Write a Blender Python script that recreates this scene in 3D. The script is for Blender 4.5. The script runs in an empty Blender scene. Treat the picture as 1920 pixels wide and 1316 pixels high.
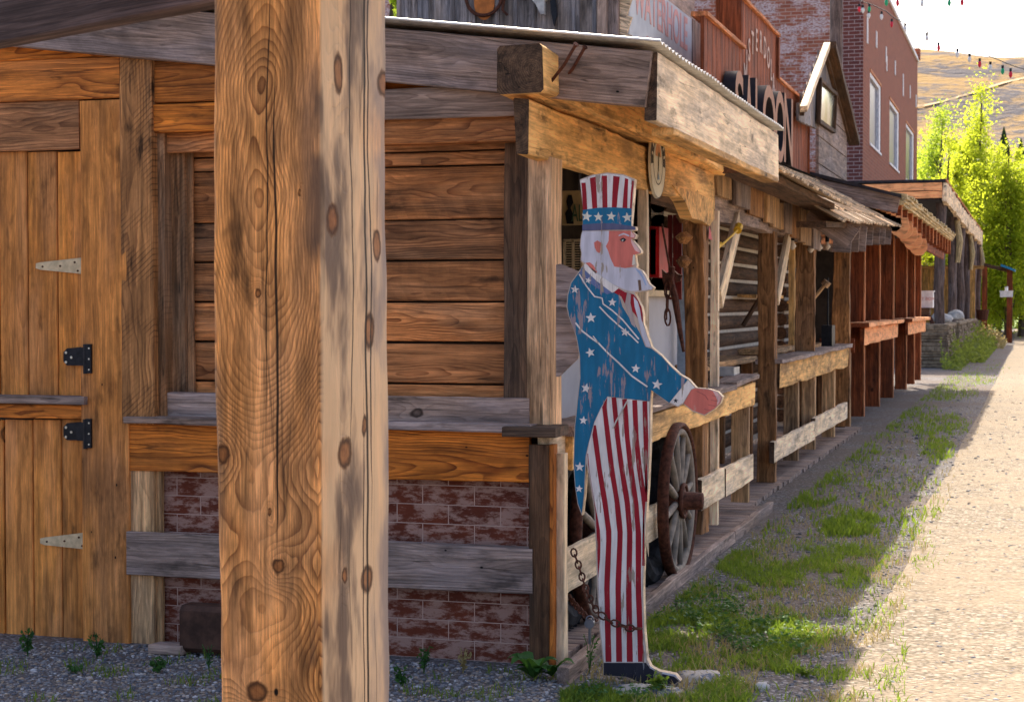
import bpy, bmesh, math, random
import numpy as np
from mathutils import Vector, Matrix, noise

sc = bpy.context.scene
col = sc.collection
random.seed(7)
RNG = np.random.default_rng(11)

# ---------------------------------------------------------------- camera
FPX, CU, CV, EYE = 3250.0, 960.0, 658.0, 1.45
YAW = math.atan(980 / 3250.0)
PITCH = -math.atan(83 / 3250.0)
cam = bpy.data.cameras.new('camera')
cam.sensor_width = 36.0
cam.lens = 36.0 * FPX / 1920.0
cam.clip_start = 0.05
cam.clip_end = 6000
co = bpy.data.objects.new('camera', cam)
col.objects.link(co)
co.location = (0, 0, EYE)
co.rotation_euler = (math.pi / 2 + PITCH, 0, YAW)
sc.camera = co
cam.dof.use_dof = True
cam.dof.focus_distance = 5.6
cam.dof.aperture_fstop = 16.0

# ---------------------------------------------------------------- light
SUN_AZ = math.radians(-15.5)      # from +Y, clockwise
SUN_EL = math.radians(43)
to_sun = Vector((math.sin(SUN_AZ) * math.cos(SUN_EL), math.cos(SUN_AZ) * math.cos(SUN_EL), math.sin(SUN_EL)))
w = bpy.data.worlds.new("World")
sc.world = w
w.use_nodes = True
sky = w.node_tree.nodes.new('ShaderNodeTexSky')
sky.sky_type = 'NISHITA'
sky.sun_disc = False
sky.sun_elevation = SUN_EL
sky.sun_rotation = SUN_AZ
sky.air_density = 0.65
sky.dust_density = 4.5
sky.ozone_density = 0.0
w.node_tree.links.new(sky.outputs[0], w.node_tree.nodes['Background'].inputs[0])
w.node_tree.nodes['Background'].inputs[1].default_value = 0.15
sl = bpy.data.lights.new('sun', 'SUN')
sl.energy = 3.7
sl.angle = math.radians(0.5)
sl.color = (1.0, 0.90, 0.74)
so = bpy.data.objects.new('sun', sl)
col.objects.link(so)
so.location = (-20, 30, 40)
so.rotation_euler = to_sun.to_track_quat('Z', 'Y').to_euler()
sc.view_settings.view_transform = 'Standard'
sc.view_settings.look = 'None'
sc.view_settings.exposure = 1.42
sc.view_settings.gamma = 1.0
sc.render.engine = 'CYCLES'
sc.cycles.max_bounces = 8
sc.cycles.diffuse_bounces = 4
sc.cycles.transmission_bounces = 4
sc.cycles.transparent_max_bounces = 8

# ------------------------------------------- layout survey: sight lines to known planes
_ca, _sa, _cp, _sp = math.cos(YAW), math.sin(YAW), math.cos(PITCH), math.sin(PITCH)
FW = Vector((-_sa * _cp, _ca * _cp, _sp))
RT = Vector((_ca, _sa, 0))
UP = RT.cross(FW)
def ray(u, v): return FW + RT * ((u - CU) / FPX) + UP * ((CV - v) / FPX)
def PY(u, v, Y):
    r = ray(u, v); t = Y / r.y
    return Vector((r.x * t, Y, EYE + r.z * t))
def PX(u, v, X):
    r = ray(u, v); t = X / r.x
    return Vector((X, r.y * t, EYE + r.z * t))
def GD(u, v, z=0.0):
    r = ray(u, v); t = (z - EYE) / r.z
    return Vector((r.x * t, r.y * t, z))
def DP(u, v, d):
    return Vector((0, 0, EYE)) + ray(u, v) * d
def proj(x, y, z):
    dx, dy, dz = x, y, z - EYE
    wv = dx * FW.x + dy * FW.y + dz * FW.z
    return (CU + FPX * (dx * RT.x + dy * RT.y) / wv, CV - FPX * (dx * UP.x + dy * UP.y + dz * UP.z) / wv)

# ---------------------------------------------------------------- node helper
class NT:
    def __init__(s, name):
        s.m = bpy.data.materials.new(name); s.m.use_nodes = True
        s.t = s.m.node_tree; s.b = s.t.nodes['Principled BSDF']
        s.b.inputs['Roughness'].default_value = 0.8
        s.b.inputs['Specular IOR Level'].default_value = 0.25
    def put(s, sock, v):
        if isinstance(v, bpy.types.NodeSocket): s.t.links.new(v, sock)
        elif v is not None:
            if isinstance(v, (tuple, list)) and len(v) == 3 and sock.type == 'RGBA': v = (*v, 1)
            sock.default_value = v
    def n(s, ty, *ins, **kw):
        nd = s.t.nodes.new(ty)
        for k, v in kw.items(): setattr(nd, k, v)
        for i, v in enumerate(ins): s.put(nd.inputs[i], v)
        return nd
    def M(s, op, a, b=None, c=None, clamp=False):
        return s.n('ShaderNodeMath', a, b, c, operation=op, use_clamp=clamp).outputs[0]
    def V(s, op, a, b=None):
        return s.n('ShaderNodeVectorMath', a, b, operation=op).outputs[0]
    def mix(s, f, a, b, mode='MIX'):
        nd = s.t.nodes.new('ShaderNodeMix'); nd.data_type = 'RGBA'; nd.blend_type = mode
        s.put(nd.inputs[0], f); s.put(nd.inputs[6], a); s.put(nd.inputs[7], b)
        return nd.outputs[2]
    def noise(s, vec, scale=1.0, det=2.0, rough=0.5, out=0):
        nd = s.t.nodes.new('ShaderNodeTexNoise')
        s.put(nd.inputs['Vector'], vec); nd.inputs['Scale'].default_value = scale
        nd.inputs['Detail'].default_value = det; nd.inputs['Roughness'].default_value = rough
        return nd.outputs[out]
    def ss(s, x, a, b):
        nd = s.t.nodes.new('ShaderNodeMapRange'); nd.interpolation_type = 'SMOOTHSTEP'
        s.put(nd.inputs[0], x); nd.inputs[1].default_value = a; nd.inputs[2].default_value = b
        return nd.outputs[0]
    def attr(s, name, o='Vector'):
        return s.n('ShaderNodeAttribute', attribute_name=name).outputs[o]
    def gray(s, x):
        return s.n('ShaderNodeCombineColor', x, x, x).outputs[0]
    def bump(s, h, strength=0.5, dist=0.003):
        nd = s.t.nodes.new('ShaderNodeBump')
        nd.inputs['Strength'].default_value = strength; nd.inputs['Distance'].default_value = dist
        s.put(nd.inputs['Height'], h); s.t.links.new(nd.outputs[0], s.b.inputs['Normal'])
    def color(s, c): s.put(s.b.inputs['Base Color'], c)

def wood(name, light, dark, grey=(.3, .27, .25), gamt=.4, ring=120, ramt=.75, knots=.28, val=.35,
         stain=.5, fib=.5, cracks=.6, saw=0.0, warp=1.0, hero=None, rough=.8, plim=(.42, .66), gam=1.28, tone=1.0, mott=.30):
    g = NT(name)
    wc = g.attr('wc'); rn = g.attr('rnd', 'Fac')
    off = g.n('ShaderNodeCombineXYZ', g.M('MULTIPLY', rn, 37.1), g.M('MULTIPLY', rn, 91.7), g.M('MULTIPLY', rn, 53.3)).outputs[0]
    P = g.V('ADD', wc, off)
    w1 = g.noise(g.V('MULTIPLY', P, (1.5, 6, 6)), 1, 2, .55, 1)
    w1 = g.V('MULTIPLY', g.V('SUBTRACT', w1, (.5, .5, .5)), (0, .05 * warp, .10 * warp) if not hero else (0, .02, .016))
    w2 = g.noise(g.V('MULTIPLY', P, (9, 26, 26)), 1, 2, .5, 1)
    w2 = g.V('MULTIPLY', g.V('SUBTRACT', w2, (.5, .5, .5)), (0, .0055 * warp, .0055 * warp))
    if hero:
        cz = g.n('ShaderNodeSeparateXYZ', wc).outputs[2]
        big = g.M('SUBTRACT', g.noise(g.V('MULTIPLY', P, (1.35, .9, .3)), 1, 3, .5), .46)
        big = g.M('MULTIPLY', g.M('MAXIMUM', g.M('MULTIPLY', big, .40), -.075), g.ss(cz, -.02, .085))
        w1 = g.V('ADD', w1, g.n('ShaderNodeCombineXYZ', 0.0, 0.0, big).outputs[0])
    Q = g.V('ADD', g.V('ADD', wc, w1), w2)
    sq = g.n('ShaderNodeSeparateXYZ', Q)
    r = g.M('SQRT', g.M('ADD', g.M('POWER', sq.outputs[1], 2.0), g.M('POWER', sq.outputs[2], 2.0)))
    vo = g.t.nodes.new('ShaderNodeTexVoronoi')
    Pk = g.V('ADD', P, g.V('MULTIPLY', g.V('SUBTRACT', g.noise(P, 22, 2, .5, 1), (.5, .5, .5)), (.022, .02, .02)))
    g.put(vo.inputs['Vector'], g.V('MULTIPLY', Pk, (2.0, 3.4, 3.4))); vo.inputs['Scale'].default_value = 1
    gate = g.ss(g.n('ShaderNodeSeparateColor', vo.outputs['Color']).outputs[0], 1 - knots - .01, 1 - knots)
    d = g.M('DIVIDE', vo.outputs['Distance'], g.M('ADD', 2.4, g.M('MULTIPLY', g.n('ShaderNodeSeparateColor', vo.outputs['Color']).outputs[1], 3.0)))
    kd = g.M('ADD', d, g.M('MULTIPLY', g.M('SUBTRACT', 1.0, gate), 1.0))
    kn = []
    extra = None
    if hero:
        Pw = g.V('ADD', wc, g.V('MULTIPLY', g.V('SUBTRACT', g.noise(P, 34, 3, .6, 1), (.5, .5, .5)), (.022, .014, .014)))
        for (ka, kb, kc, kr, el) in hero['knots']:
            dv = g.V('MULTIPLY', g.V('SUBTRACT', Pw, (ka, kb, kc)), (1 / el, 1, 1))
            ln = g.n('ShaderNodeVectorMath', dv, operation='LENGTH').outputs['Value']
            kn.append((g.M('MULTIPLY', ln, .013 / kr), kr))
        for (x, kr) in kn: kd = g.M('MINIMUM', kd, x)
    gk = g.M('EXPONENT', g.M('MULTIPLY', g.M('POWER', g.M('DIVIDE', kd, .032), 2.0), -1.0))
    r2 = g.M('ADD', r, g.M('MULTIPLY', gk, .022))
    s = g.M('FRACT', g.M('MULTIPLY', r2, ring))
    ringm = g.M('MULTIPLY', g.M('POWER', s, 2.2), g.M('SUBTRACT', 1.0, g.ss(s, .93, 1.0)))
    fibv = g.noise(g.V('MULTIPLY', P, (7, 300, 300)), 1, 3, .6)
    fib2 = g.noise(g.V('MULTIPLY', P, (1.6, 45, 45)), 1, 3, .6)
    patch = g.ss(g.noise(g.V('MULTIPLY', P, (1.2, 5, 5)), 1, 4, .6), *plim)
    ramp_var = g.noise(g.V('MULTIPLY', P, (2, 9, 9)), 1, 2)
    rm = g.M('MULTIPLY', ringm, g.M('MULTIPLY', ramt, g.M('ADD', .25, g.M('MULTIPLY', g.ss(ramp_var, .3, .7), .95))), clamp=True)
    base = g.mix(rm, light, dark)
    warmv = g.ss(g.noise(g.V('MULTIPLY', P, (2.2, 7, 7)), 1, 3), .35, .75)
    base = g.mix(g.M('MULTIPLY', warmv, .45), base, g.mix(.5, dark, light))
    base = g.mix(g.M('MULTIPLY', patch, gamt), base, g.mix(g.M('MULTIPLY', ringm, .5), grey, tuple(c * .45 for c in grey)))
    hsh = g.n('ShaderNodeTexWhiteNoise', None, rn, noise_dimensions='1D').outputs[0]
    vv = g.M('ADD', 1 - val * .55, g.M('MULTIPLY', hsh, val))
    h2 = g.n('ShaderNodeTexWhiteNoise', None, g.M('ADD', rn, 3.7), noise_dimensions='1D').outputs[0]
    base = g.mix(g.M('MULTIPLY', g.ss(h2, .35, 1.0), val * .9), base, g.mix(rm, grey, tuple(c * .4 for c in grey)))
    fs = g.ss(fibv, .3, .7); f2s = g.ss(fib2, .28, .72)
    vv = g.M('MULTIPLY', vv, g.M('ADD', 1 - fib * .55, g.M('MULTIPLY', fs, fib * .9)))
    vv = g.M('MULTIPLY', vv, g.M('ADD', 1 - fib * .76, g.M('MULTIPLY', f2s, fib * 1.24)))
    nv = g.t.nodes.new('ShaderNodeTexVoronoi'); g.put(nv.inputs['Vector'], g.V('MULTIPLY', P, (.62, 1, 1))); nv.inputs['Scale'].default_value = 11
    ng = g.M('GREATER_THAN', g.n('ShaderNodeSeparateColor', nv.outputs['Color']).outputs[2], .80)
    nd_ = g.M('MULTIPLY', g.M('SUBTRACT', 1.0, g.ss(nv.outputs['Distance'], .03, .06)), ng)
    nh_ = g.M('MULTIPLY', g.M('SUBTRACT', 1.0, g.ss(nv.outputs['Distance'], .05, .30)), ng)
    vv = g.M('MULTIPLY', vv, g.M('SUBTRACT', 1.0, g.M('ADD', g.M('MULTIPLY', nd_, .75), g.M('MULTIPLY', nh_, .22))))
    st = g.ss(g.noise(g.V('MULTIPLY', P, (2.6, 8, 8)), 1.3, 4, .65), .56, .74)
    vv = g.M('MULTIPLY', vv, g.M('SUBTRACT', 1.0, g.M('MULTIPLY', st, stain)))
    mo = g.noise(g.V('MULTIPLY', P, (3.0, 13, 13)), 1, 6, .68)
    vv = g.M('MULTIPLY', vv, g.M('ADD', 1 - mott, g.M('MULTIPLY', g.ss(mo, .30, .66), mott * 1.75)))
    if hero:
        hf = g.noise(g.V('MULTIPLY', P, (14, 520, 520)), 1, 3, .7)
        vv = g.M('MULTIPLY', vv, g.M('ADD', .74, g.M('MULTIPLY', g.ss(hf, .3, .7), .5)))
    base = g.mix(1.0, base, g.gray(vv), 'MULTIPLY')
    if hero:
        sw = g.n('ShaderNodeSeparateXYZ', wc); b_, c_ = sw.outputs[1], sw.outputs[2]
        # grey-black weathering along the back arris, warm heart on the front
        for (c0, c1, ax, colr, amt, lo, hi) in hero['zones']:
            x = b_ if ax == 1 else c_
            z = g.ss(x, c0, c1)
            z = g.M('MULTIPLY', z, g.ss(g.noise(g.V('MULTIPLY', P, (2.2, 7, 7)), 1.2, 4, .6), lo, hi))
            base = g.mix(g.M('MULTIPLY', z, amt), base, colr)
    kc1 = g.M('SUBTRACT', 1.0, g.ss(kd, .011, .016))
    kc2 = g.M('MULTIPLY', g.ss(kd, .006, .012), kc1)
    base = g.mix(g.M('MULTIPLY', kc1, .8), base, g.mix(g.noise(P, 60, 3), tuple(a * .6 for a in dark), tuple(a * .6 + b * .4 for a, b in zip(dark, light))))
    base = g.mix(g.M('MULTIPLY', kc2, .7), base, (.025, .014, .008))
    # drying checks
    cn = g.noise(g.V('MULTIPLY', P, (.9, 24, 24)), 1, 1, .4)
    cm = g.M('SUBTRACT', 1.0, g.ss(g.M('ABSOLUTE', g.M('SUBTRACT', cn, .5)), .002, .013))
    cgate = g.ss(g.noise(g.V('MULTIPLY', P, (1.1, 14, 14)), 1.7, 1), .55, .62)
    crack = g.M('MULTIPLY', g.M('MULTIPLY', cm, cgate), cracks)
    if hero:
        sw = g.n('ShaderNodeSeparateXYZ', wc)
        a_, b_, c_ = sw.outputs[0], sw.outputs[1], sw.outputs[2]
        for (axis, p0, amp, wd, a0, a1, fr, face_ax, f0, f1) in hero['cracks']:
            x = b_ if axis == 1 else c_
            nz = g.noise(g.n('ShaderNodeCombineXYZ', g.M('MULTIPLY', a_, fr), p0 * 31, 0.0).outputs[0], 1, 3, .55)
            ctr = g.M('ADD', p0, g.M('MULTIPLY', g.M('SUBTRACT', nz, .5), amp))
            dist = g.M('ABSOLUTE', g.M('SUBTRACT', x, ctr))
            taper = g.M('MULTIPLY', g.ss(a_, a0, a0 + .3), g.M('SUBTRACT', 1.0, g.ss(a_, a1 - .3, a1)))
            lin = g.M('SUBTRACT', 1.0, g.ss(g.M('DIVIDE', dist, g.M('ADD', .0001, g.M('MULTIPLY', taper, wd))), .5, 1.0))
            fx = b_ if face_ax == 1 else c_
            fm = g.M('MULTIPLY', g.M('GREATER_THAN', fx, f0), g.M('LESS_THAN', fx, f1))
            crack = g.M('MAXIMUM', crack, g.M('MULTIPLY', lin, fm))
    gm = g.n('ShaderNodeGamma', base, gam).outputs[0]
    base = g.mix(1.0, gm, (1.5 * tone, 1.42 * tone, 1.34 * tone, 1), 'MULTIPLY')
    base = g.mix(g.M('MULTIPLY', crack, .95), base, (.012, .008, .005))
    h = g.M('ADD', g.M('MULTIPLY', ringm, -.45), g.M('MULTIPLY', fibv, .5))
    h = g.M('SUBTRACT', h, g.M('MULTIPLY', crack, 2.5))
    if saw:
        sv = g.M('SINE', g.M('MULTIPLY', g.M('ADD', g.n('ShaderNodeSeparateXYZ', P).outputs[0],
             g.M('MULTIPLY', g.n('ShaderNodeSeparateXYZ', P).outputs[1], .9)), 250.0))
        sm = g.M('MULTIPLY', g.ss(sv, .55, 1.0), g.M('MULTIPLY', g.ss(g.noise(P, 5, 2), .4, .6), saw))
        base = g.mix(sm, base, tuple(c * .3 for c in dark)); h = g.M('SUBTRACT', h, sm)
    g.color(base)
    g.b.inputs['Roughness'].default_value = rough
    g.bump(h, .55, .004)
    return g.m

def plain(name, c, rough=.7, metal=0.0, var=.25, scale=12, c2=None, bump=0.2, spec=.3):
    g = NT(name)
    P = g.n('ShaderNodeTexCoord').outputs['Object']
    n = g.noise(P, scale, 5, .6)
    g.color(g.mix(g.ss(n, .3, .7), tuple(x * (1 - var) for x in c), c2 or tuple(min(1, x * (1 + var)) for x in c)))
    g.b.inputs['Roughness'].default_value = rough; g.b.inputs['Metallic'].default_value = metal
    g.b.inputs['Specular IOR Level'].default_value = spec
    if bump: g.bump(g.noise(P, scale * 6, 4, .6), bump, .003)
    return g.m

def painted(name, c, wornc=(.36, .29, .23), worn=.5, scale=1.0, c2=None):
    """old brush paint on boards, flaked along the vertical grain"""
    g = NT(name)
    P = g.n('ShaderNodeTexCoord').outputs['Object']
    n1 = g.noise(g.V('MULTIPLY', P, (70 * scale, 70 * scale, 9 * scale)), 1, 4, .65)
    n2 = g.noise(g.V('MULTIPLY', P, (9 * scale, 9 * scale, 3 * scale)), 1, 3, .6)
    thr = g.M('ADD', n1, g.M('MULTIPLY', g.M('SUBTRACT', n2, .5), 1.1))
    m = g.ss(thr, .74 - worn * .22, .79 - worn * .22)
    tone = g.noise(g.V('MULTIPLY', P, (30, 30, 6)), 1, 3, .6)
    base = g.mix(g.ss(tone, .3, .75), tuple(x * .82 for x in c), c2 or tuple(min(1, x * 1.12) for x in c))
    ln = g.noise(g.V('MULTIPLY', P, (150, 150, 1.6)), 1, 1, .5)
    line = g.M('MULTIPLY', g.M('SUBTRACT', 1.0, g.ss(g.M('ABSOLUTE', g.M('SUBTRACT', ln, .5)), .0, .02)), g.ss(n2, .45, .6))
    base = g.mix(m, base, wornc)
    base = g.mix(g.M('MULTIPLY', line, .45), base, tuple(x * .35 for x in wornc))
    g.color(base); g.b.inputs['Roughness'].default_value = .65
    g.bump(g.M('SUBTRACT', g.M('MULTIPLY', n1, .4), m), .4, .002)
    return g.m

def brickmat(name, c1, c2, mortar, bw=.215, rh=.075, ms=.010, wash=None, washamt=0.0, orange=None, smear=None, nscale=1.0):
    g = NT(name)
    P = g.attr('wc')
    b = g.t.nodes.new('ShaderNodeTexBrick')
    g.put(b.inputs['Vector'], P)
    b.inputs['Scale'].default_value = 1.0
    b.inputs['Brick Width'].default_value = bw; b.inputs['Row Height'].default_value = rh
    b.inputs['Mortar Size'].default_value = ms; b.inputs['Mortar Smooth'].default_value = .3
    b.inputs['Color1'].default_value = (*c1, 1); b.inputs['Color2'].default_value = (*c2, 1)
    b.inputs['Mortar'].default_value = (*mortar, 1); b.inputs['Bias'].default_value = -.1
    n = g.noise(P, 9 * nscale, 5, .65)
    base = g.mix(1.0, b.outputs['Color'], g.gray(g.M('ADD', .6, g.M('MULTIPLY', n, .8))), 'MULTIPLY')
    if wash:
        m = g.ss(g.noise(g.V('MULTIPLY', P, (.8, 1.6, 1)), 1.6, 6, .72), .47, .56)
        m2 = g.ss(g.noise(g.V('MULTIPLY', P, (14, 30, 1)), 1, 3, .6), .35, .6)
        base = g.mix(g.M('MULTIPLY', g.M('MULTIPLY', m, m2), washamt), base, wash)
    if smear:
        m = g.noise(g.V('MULTIPLY', P, (9, 22, 1)), 1, 6, .75)
        base = g.mix(g.M('MULTIPLY', g.ss(m, .44, .58), smear[1]), base, smear[0])
        mm = g.M('SUBTRACT', 1.0, b.outputs['Fac'])
        base = g.mix(g.M('MULTIPLY', b.outputs['Fac'], g.M('MULTIPLY', g.ss(g.noise(P, 14, 3), .35, .65), .8)), base, mortar)
    g.color(base)
    g.b.inputs['Roughness'].default_value = .85
    g.bump(g.M('SUBTRACT', g.M('MULTIPLY', n, .5), b.outputs['Fac']), .6, .006)
    return g.m

# ---------------------------------------------------------------- mesh builder
def nz(x, y=0., z=0.): return noise.noise(Vector((x, y, z)))

class MB:
    def __init__(s):
        s.v = []; s.f = []; s.m = []; s.wc = []; s.r = []; s.smooth = False
    def add(s, vs, fs, slot=0, wc=None, rnd=None):
        k = len(s.v); rnd = random.random() if rnd is None else rnd
        s.v += [tuple(p) for p in vs]
        s.wc += [tuple(q) for q in (wc if wc is not None else vs)]
        s.r += [rnd] * len(vs)
        s.f += [tuple(i + k for i in f) for f in fs]
        s.m += [slot] * len(fs)
    def board(s, A, B, wd, th, up=(0, 0, 1), ch=.004, wob=.003, slot=0, seg=None, pith=None, rnd=None, endslot=None, ragged=0., sag=0.):
        A = Vector(A); B = Vector(B); L = B - A; ln = L.length; L.normalize()
        W = Vector(up); W = (W - L * W.dot(L)).normalized(); T = L.cross(W)
        n = seg or max(1, min(40, int(ln / .09)))
        h, t = wd / 2, th / 2; ch = min(ch, h * .6, t * .6)
        cs = [(-h + ch, -t), (h - ch, -t), (h, -t + ch), (h, t - ch), (h - ch, t), (-h + ch, t), (-h, t - ch), (-h, -t + ch)]
        cid = [0, 1, 1, 2, 2, 3, 3, 0]
        so_ = random.random() * 90
        if pith is None: pith = (random.uniform(-.35, .35) * wd, t + random.uniform(.02, .07))
        vs, wc = [], []
        for i in range(n + 1):
            a = ln * i / n; f = i / n
            for j, (x, y) in enumerate(cs):
                q = so_ + cid[j] * 13.7
                dx = nz(a * 1.3, q) * wob * 1.6 + nz(a * 7, q, 5) * wob * .7
                dy = nz(a * 1.3, q, 9) * wob * 1.6 + nz(a * 7, q, 15) * wob * .6
                aa = a
                if ragged and i in (0, n): aa += nz(x * 30 + so_, y * 30) * ragged
                p = A + L * aa + W * (x + dx - sag * 4 * f * (1 - f)) + T * (y + dy)
                vs.append(p); wc.append((aa, x + dx - pith[0], y + dy + pith[1]))
        fs = []
        for i in range(n):
            for j in range(8):
                k = i * 8
                fs.append((k + j, k + (j + 1) % 8, k + 8 + (j + 1) % 8, k + 8 + j))
        rnd = random.random() if rnd is None else rnd
        s.add(vs, fs, slot, wc, rnd)
        for e, rev in ((0, True), (n, False)):
            ev = [vs[e * 8 + j] for j in range(8)]
            ew = [(wc[e * 8 + j][0] * .02, wc[e * 8 + j][1], wc[e * 8 + j][2]) for j in range(8)]
            s.add(ev, [tuple(range(8))[::-1] if rev else tuple(range(8))], slot if endslot is None else endslot, ew, rnd)
    def box(s, a, b, slot=0, rnd=None):
        x0, y0, z0 = a; x1, y1, z1 = b
        vs = [(x0, y0, z0), (x1, y0, z0), (x1, y1, z0), (x0, y1, z0), (x0, y0, z1), (x1, y0, z1), (x1, y1, z1), (x0, y1, z1)]
        rnd = random.random() if rnd is None else rnd
        for f, ax in (((0, 1, 5, 4), (0, 2)), ((1, 2, 6, 5), (1, 2)), ((2, 3, 7, 6), (0, 2)), ((3, 0, 4, 7), (1, 2)), ((4, 5, 6, 7), (0, 1)), ((3, 2, 1, 0), (0, 1))):
            q = [vs[i] for i in f]
            s.add(q, [(0, 1, 2, 3)], slot, [(p[ax[0]], p[ax[1]], 0) for p in q], rnd)
    def tube(s, pts, r, n=8, slot=0, caps=True, wob=0., rnd=None):
        pts = [Vector(p) for p in pts]; rs = r if isinstance(r, (list, tuple)) else [r] * len(pts)
        vs, wc = [], []; a = 0; prev = None
        for i, p in enumerate(pts):
            d = (pts[min(i + 1, len(pts) - 1)] - pts[max(i - 1, 0)]).normalized()
            ref = Vector((0, 0, 1)) if abs(d.z) < .9 else Vector((1, 0, 0))
            x = d.cross(ref).normalized() if prev is None else (prev - d * prev.dot(d)).normalized()
            prev = x; y = d.cross(x)
            if i: a += (p - pts[i - 1]).length
            for j in range(n):
                t = 2 * math.pi * j / n
                rr = rs[i] * (1 + (nz(a * 3, math.cos(t) * 1.5, math.sin(t) * 1.5) * wob if wob else 0))
                vs.append(p + x * math.cos(t) * rr + y * math.sin(t) * rr)
                wc.append((a, math.cos(t) * rr, math.sin(t) * rr + .01))
        fs = [(i * n + j, i * n + (j + 1) % n, (i + 1) * n + (j + 1) % n, (i + 1) * n + j) for i in range(len(pts) - 1) for j in range(n)]
        rnd = random.random() if rnd is None else rnd
        s.add(vs, fs, slot, wc, rnd)
        if caps:
            s.add(vs[:n], [tuple(range(n))[::-1]], slot, wc[:n], rnd); s.add(vs[-n:], [tuple(range(n))], slot, wc[-n:], rnd)
    def ring(s, c, R, r, axis='X', n=36, m=8, slot=0, sx=1.0):
        """torus about the given axis, sx stretches the section along the axis"""
        vs = []
        for i in range(n):
            t = 2 * math.pi * i / n
            for j in range(m):
                q = 2 * math.pi * j / m
                rr = R + r * math.cos(q); h = r * math.sin(q) * sx
                a, b = rr * math.cos(t), rr * math.sin(t)
                vs.append(Vector(c) + (Vector((h, a, b)) if axis == 'X' else Vector((a, h, b)) if axis == 'Y' else Vector((a, b, h))))
        fs = [(i * m + j, ((i + 1) % n) * m + j, ((i + 1) % n) * m + (j + 1) % m, i * m + (j + 1) % m) for i in range(n) for j in range(m)]
        s.add(vs, fs, slot)
    def prism(s, poly, ext, slot=0, side=None, rnd=None):
        """poly: 3-D points of a flat outline; ext: extrusion vector"""
        P = [Vector(p) for p in poly]; e = Vector(ext); n = len(P)
        rnd = random.random() if rnd is None else rnd
        nrm = Vector((0, 0, 0))
        for i in range(n): nrm += (P[i] - P[0]).cross(P[(i + 1) % n] - P[0])
        if nrm.dot(e) > 0: P = P[::-1]
        s.add(P, [tuple(range(n))], slot, None, rnd)
        Q = [p + e for p in P]
        s.add(Q, [tuple(range(n))[::-1]], slot, None, rnd)
        s.add(P + Q, [((i + 1) % n, i, n + i, n + (i + 1) % n) for i in range(n)], slot if side is None else side, None, rnd)
    def wall(s, a, b, z0, z1, slot=0, rnd=0.5, u0=0.):
        """vertical brick/plank sheet with metre coordinates"""
        a = Vector(a); b = Vector(b); L = (Vector((b.x - a.x, b.y - a.y))).length
        s.add([(a.x, a.y, z0), (b.x, b.y, z0), (b.x, b.y, z1), (a.x, a.y, z1)], [(0, 1, 2, 3)], slot,
              [(u0, z0, 0), (u0 + L, z0, 0), (u0 + L, z1, 0), (u0, z1, 0)], rnd)
    def build(s, name, mats, parent=None, loc=None, smooth=None, **props):
        me = bpy.data.meshes.new(name)
        V = np.array(s.v, dtype=np.float64).reshape(-1, 3)
        root = parent
        while root is not None and root.parent is not None: root = root.parent
        if root is not None: o_ = np.array(root.location)
        else:
            if loc is None:
                mn, mx = V.min(0), V.max(0); loc = ((mn[0] + mx[0]) / 2, (mn[1] + mx[1]) / 2, mn[2])
            o_ = np.array(loc, dtype=float)
        V = V - o_
        me.from_pydata([tuple(p) for p in V.tolist()], [], s.f)
        if not isinstance(mats, (list, tuple)): mats = [mats]
        for m in mats: me.materials.append(m)
        me.polygons.foreach_set('material_index', s.m)
        at = me.attributes.new('wc', 'FLOAT_VECTOR', 'POINT'); at.data.foreach_set('vector', np.array(s.wc, dtype=np.float32).ravel())
        at = me.attributes.new('rnd', 'FLOAT', 'POINT'); at.data.foreach_set('value', np.array(s.r, dtype=np.float32))
        if smooth or s.smooth: me.polygons.foreach_set('use_smooth', [True] * len(me.polygons))
        me.update()
        o = bpy.data.objects.new(name, me); col.objects.link(o)
        if parent is not None: o.parent = parent
        else: o.location = o_
        for k, v in props.items(): o[k] = v
        return o

def thing(name, label, cat, loc, group=None):
    o = bpy.data.objects.new(name, None); o.empty_display_size = .2
    col.objects.link(o); o.location = loc; o['label'] = label; o['category'] = cat
    if group: o['group'] = group
    return o
def text(name, body, mat, origin, size, facing, parent=None, ext=.004, sx=1.0, bold=0.0, spacing=1.0, **props):
    cu = bpy.data.curves.new('text', 'FONT'); cu.body = body; cu.size = size; cu.extrude = ext; cu.align_x = 'CENTER'
    cu.offset = bold; cu.space_character = spacing; cu.resolution_u = 4
    tmp = bpy.data.objects.new('text', cu); col.objects.link(tmp)
    dg = bpy.context.evaluated_depsgraph_get(); dg.update()
    me = bpy.data.meshes.new_from_object(tmp.evaluated_get(dg)); bpy.data.objects.remove(tmp); bpy.data.curves.remove(cu)
    mats = mat if isinstance(mat, (list, tuple)) else [mat]
    me.materials.clear()
    for m in mats: me.materials.append(m)
    if len(mats) > 1:
        for p in me.polygons: p.material_index = 0 if p.normal.z > .7 else 1
    o = bpy.data.objects.new(name, me); col.objects.link(o)
    if facing == 'X': R = Matrix(((0, 0, 1), (1, 0, 0), (0, 1, 0)))
    else: R = Matrix(((1, 0, 0), (0, 0, -1), (0, 1, 0)))
    me.transform((R @ Matrix.Diagonal((sx, 1, 1))).to_4x4())
    rt = parent
    while rt is not None and rt.parent is not None: rt = rt.parent
    o.location = Vector(origin) - (rt.location if rt is not None else Vector((0, 0, 0)))
    if parent is not None: o.parent = parent
    for k, v in props.items(): o[k] = v
    return o

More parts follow.
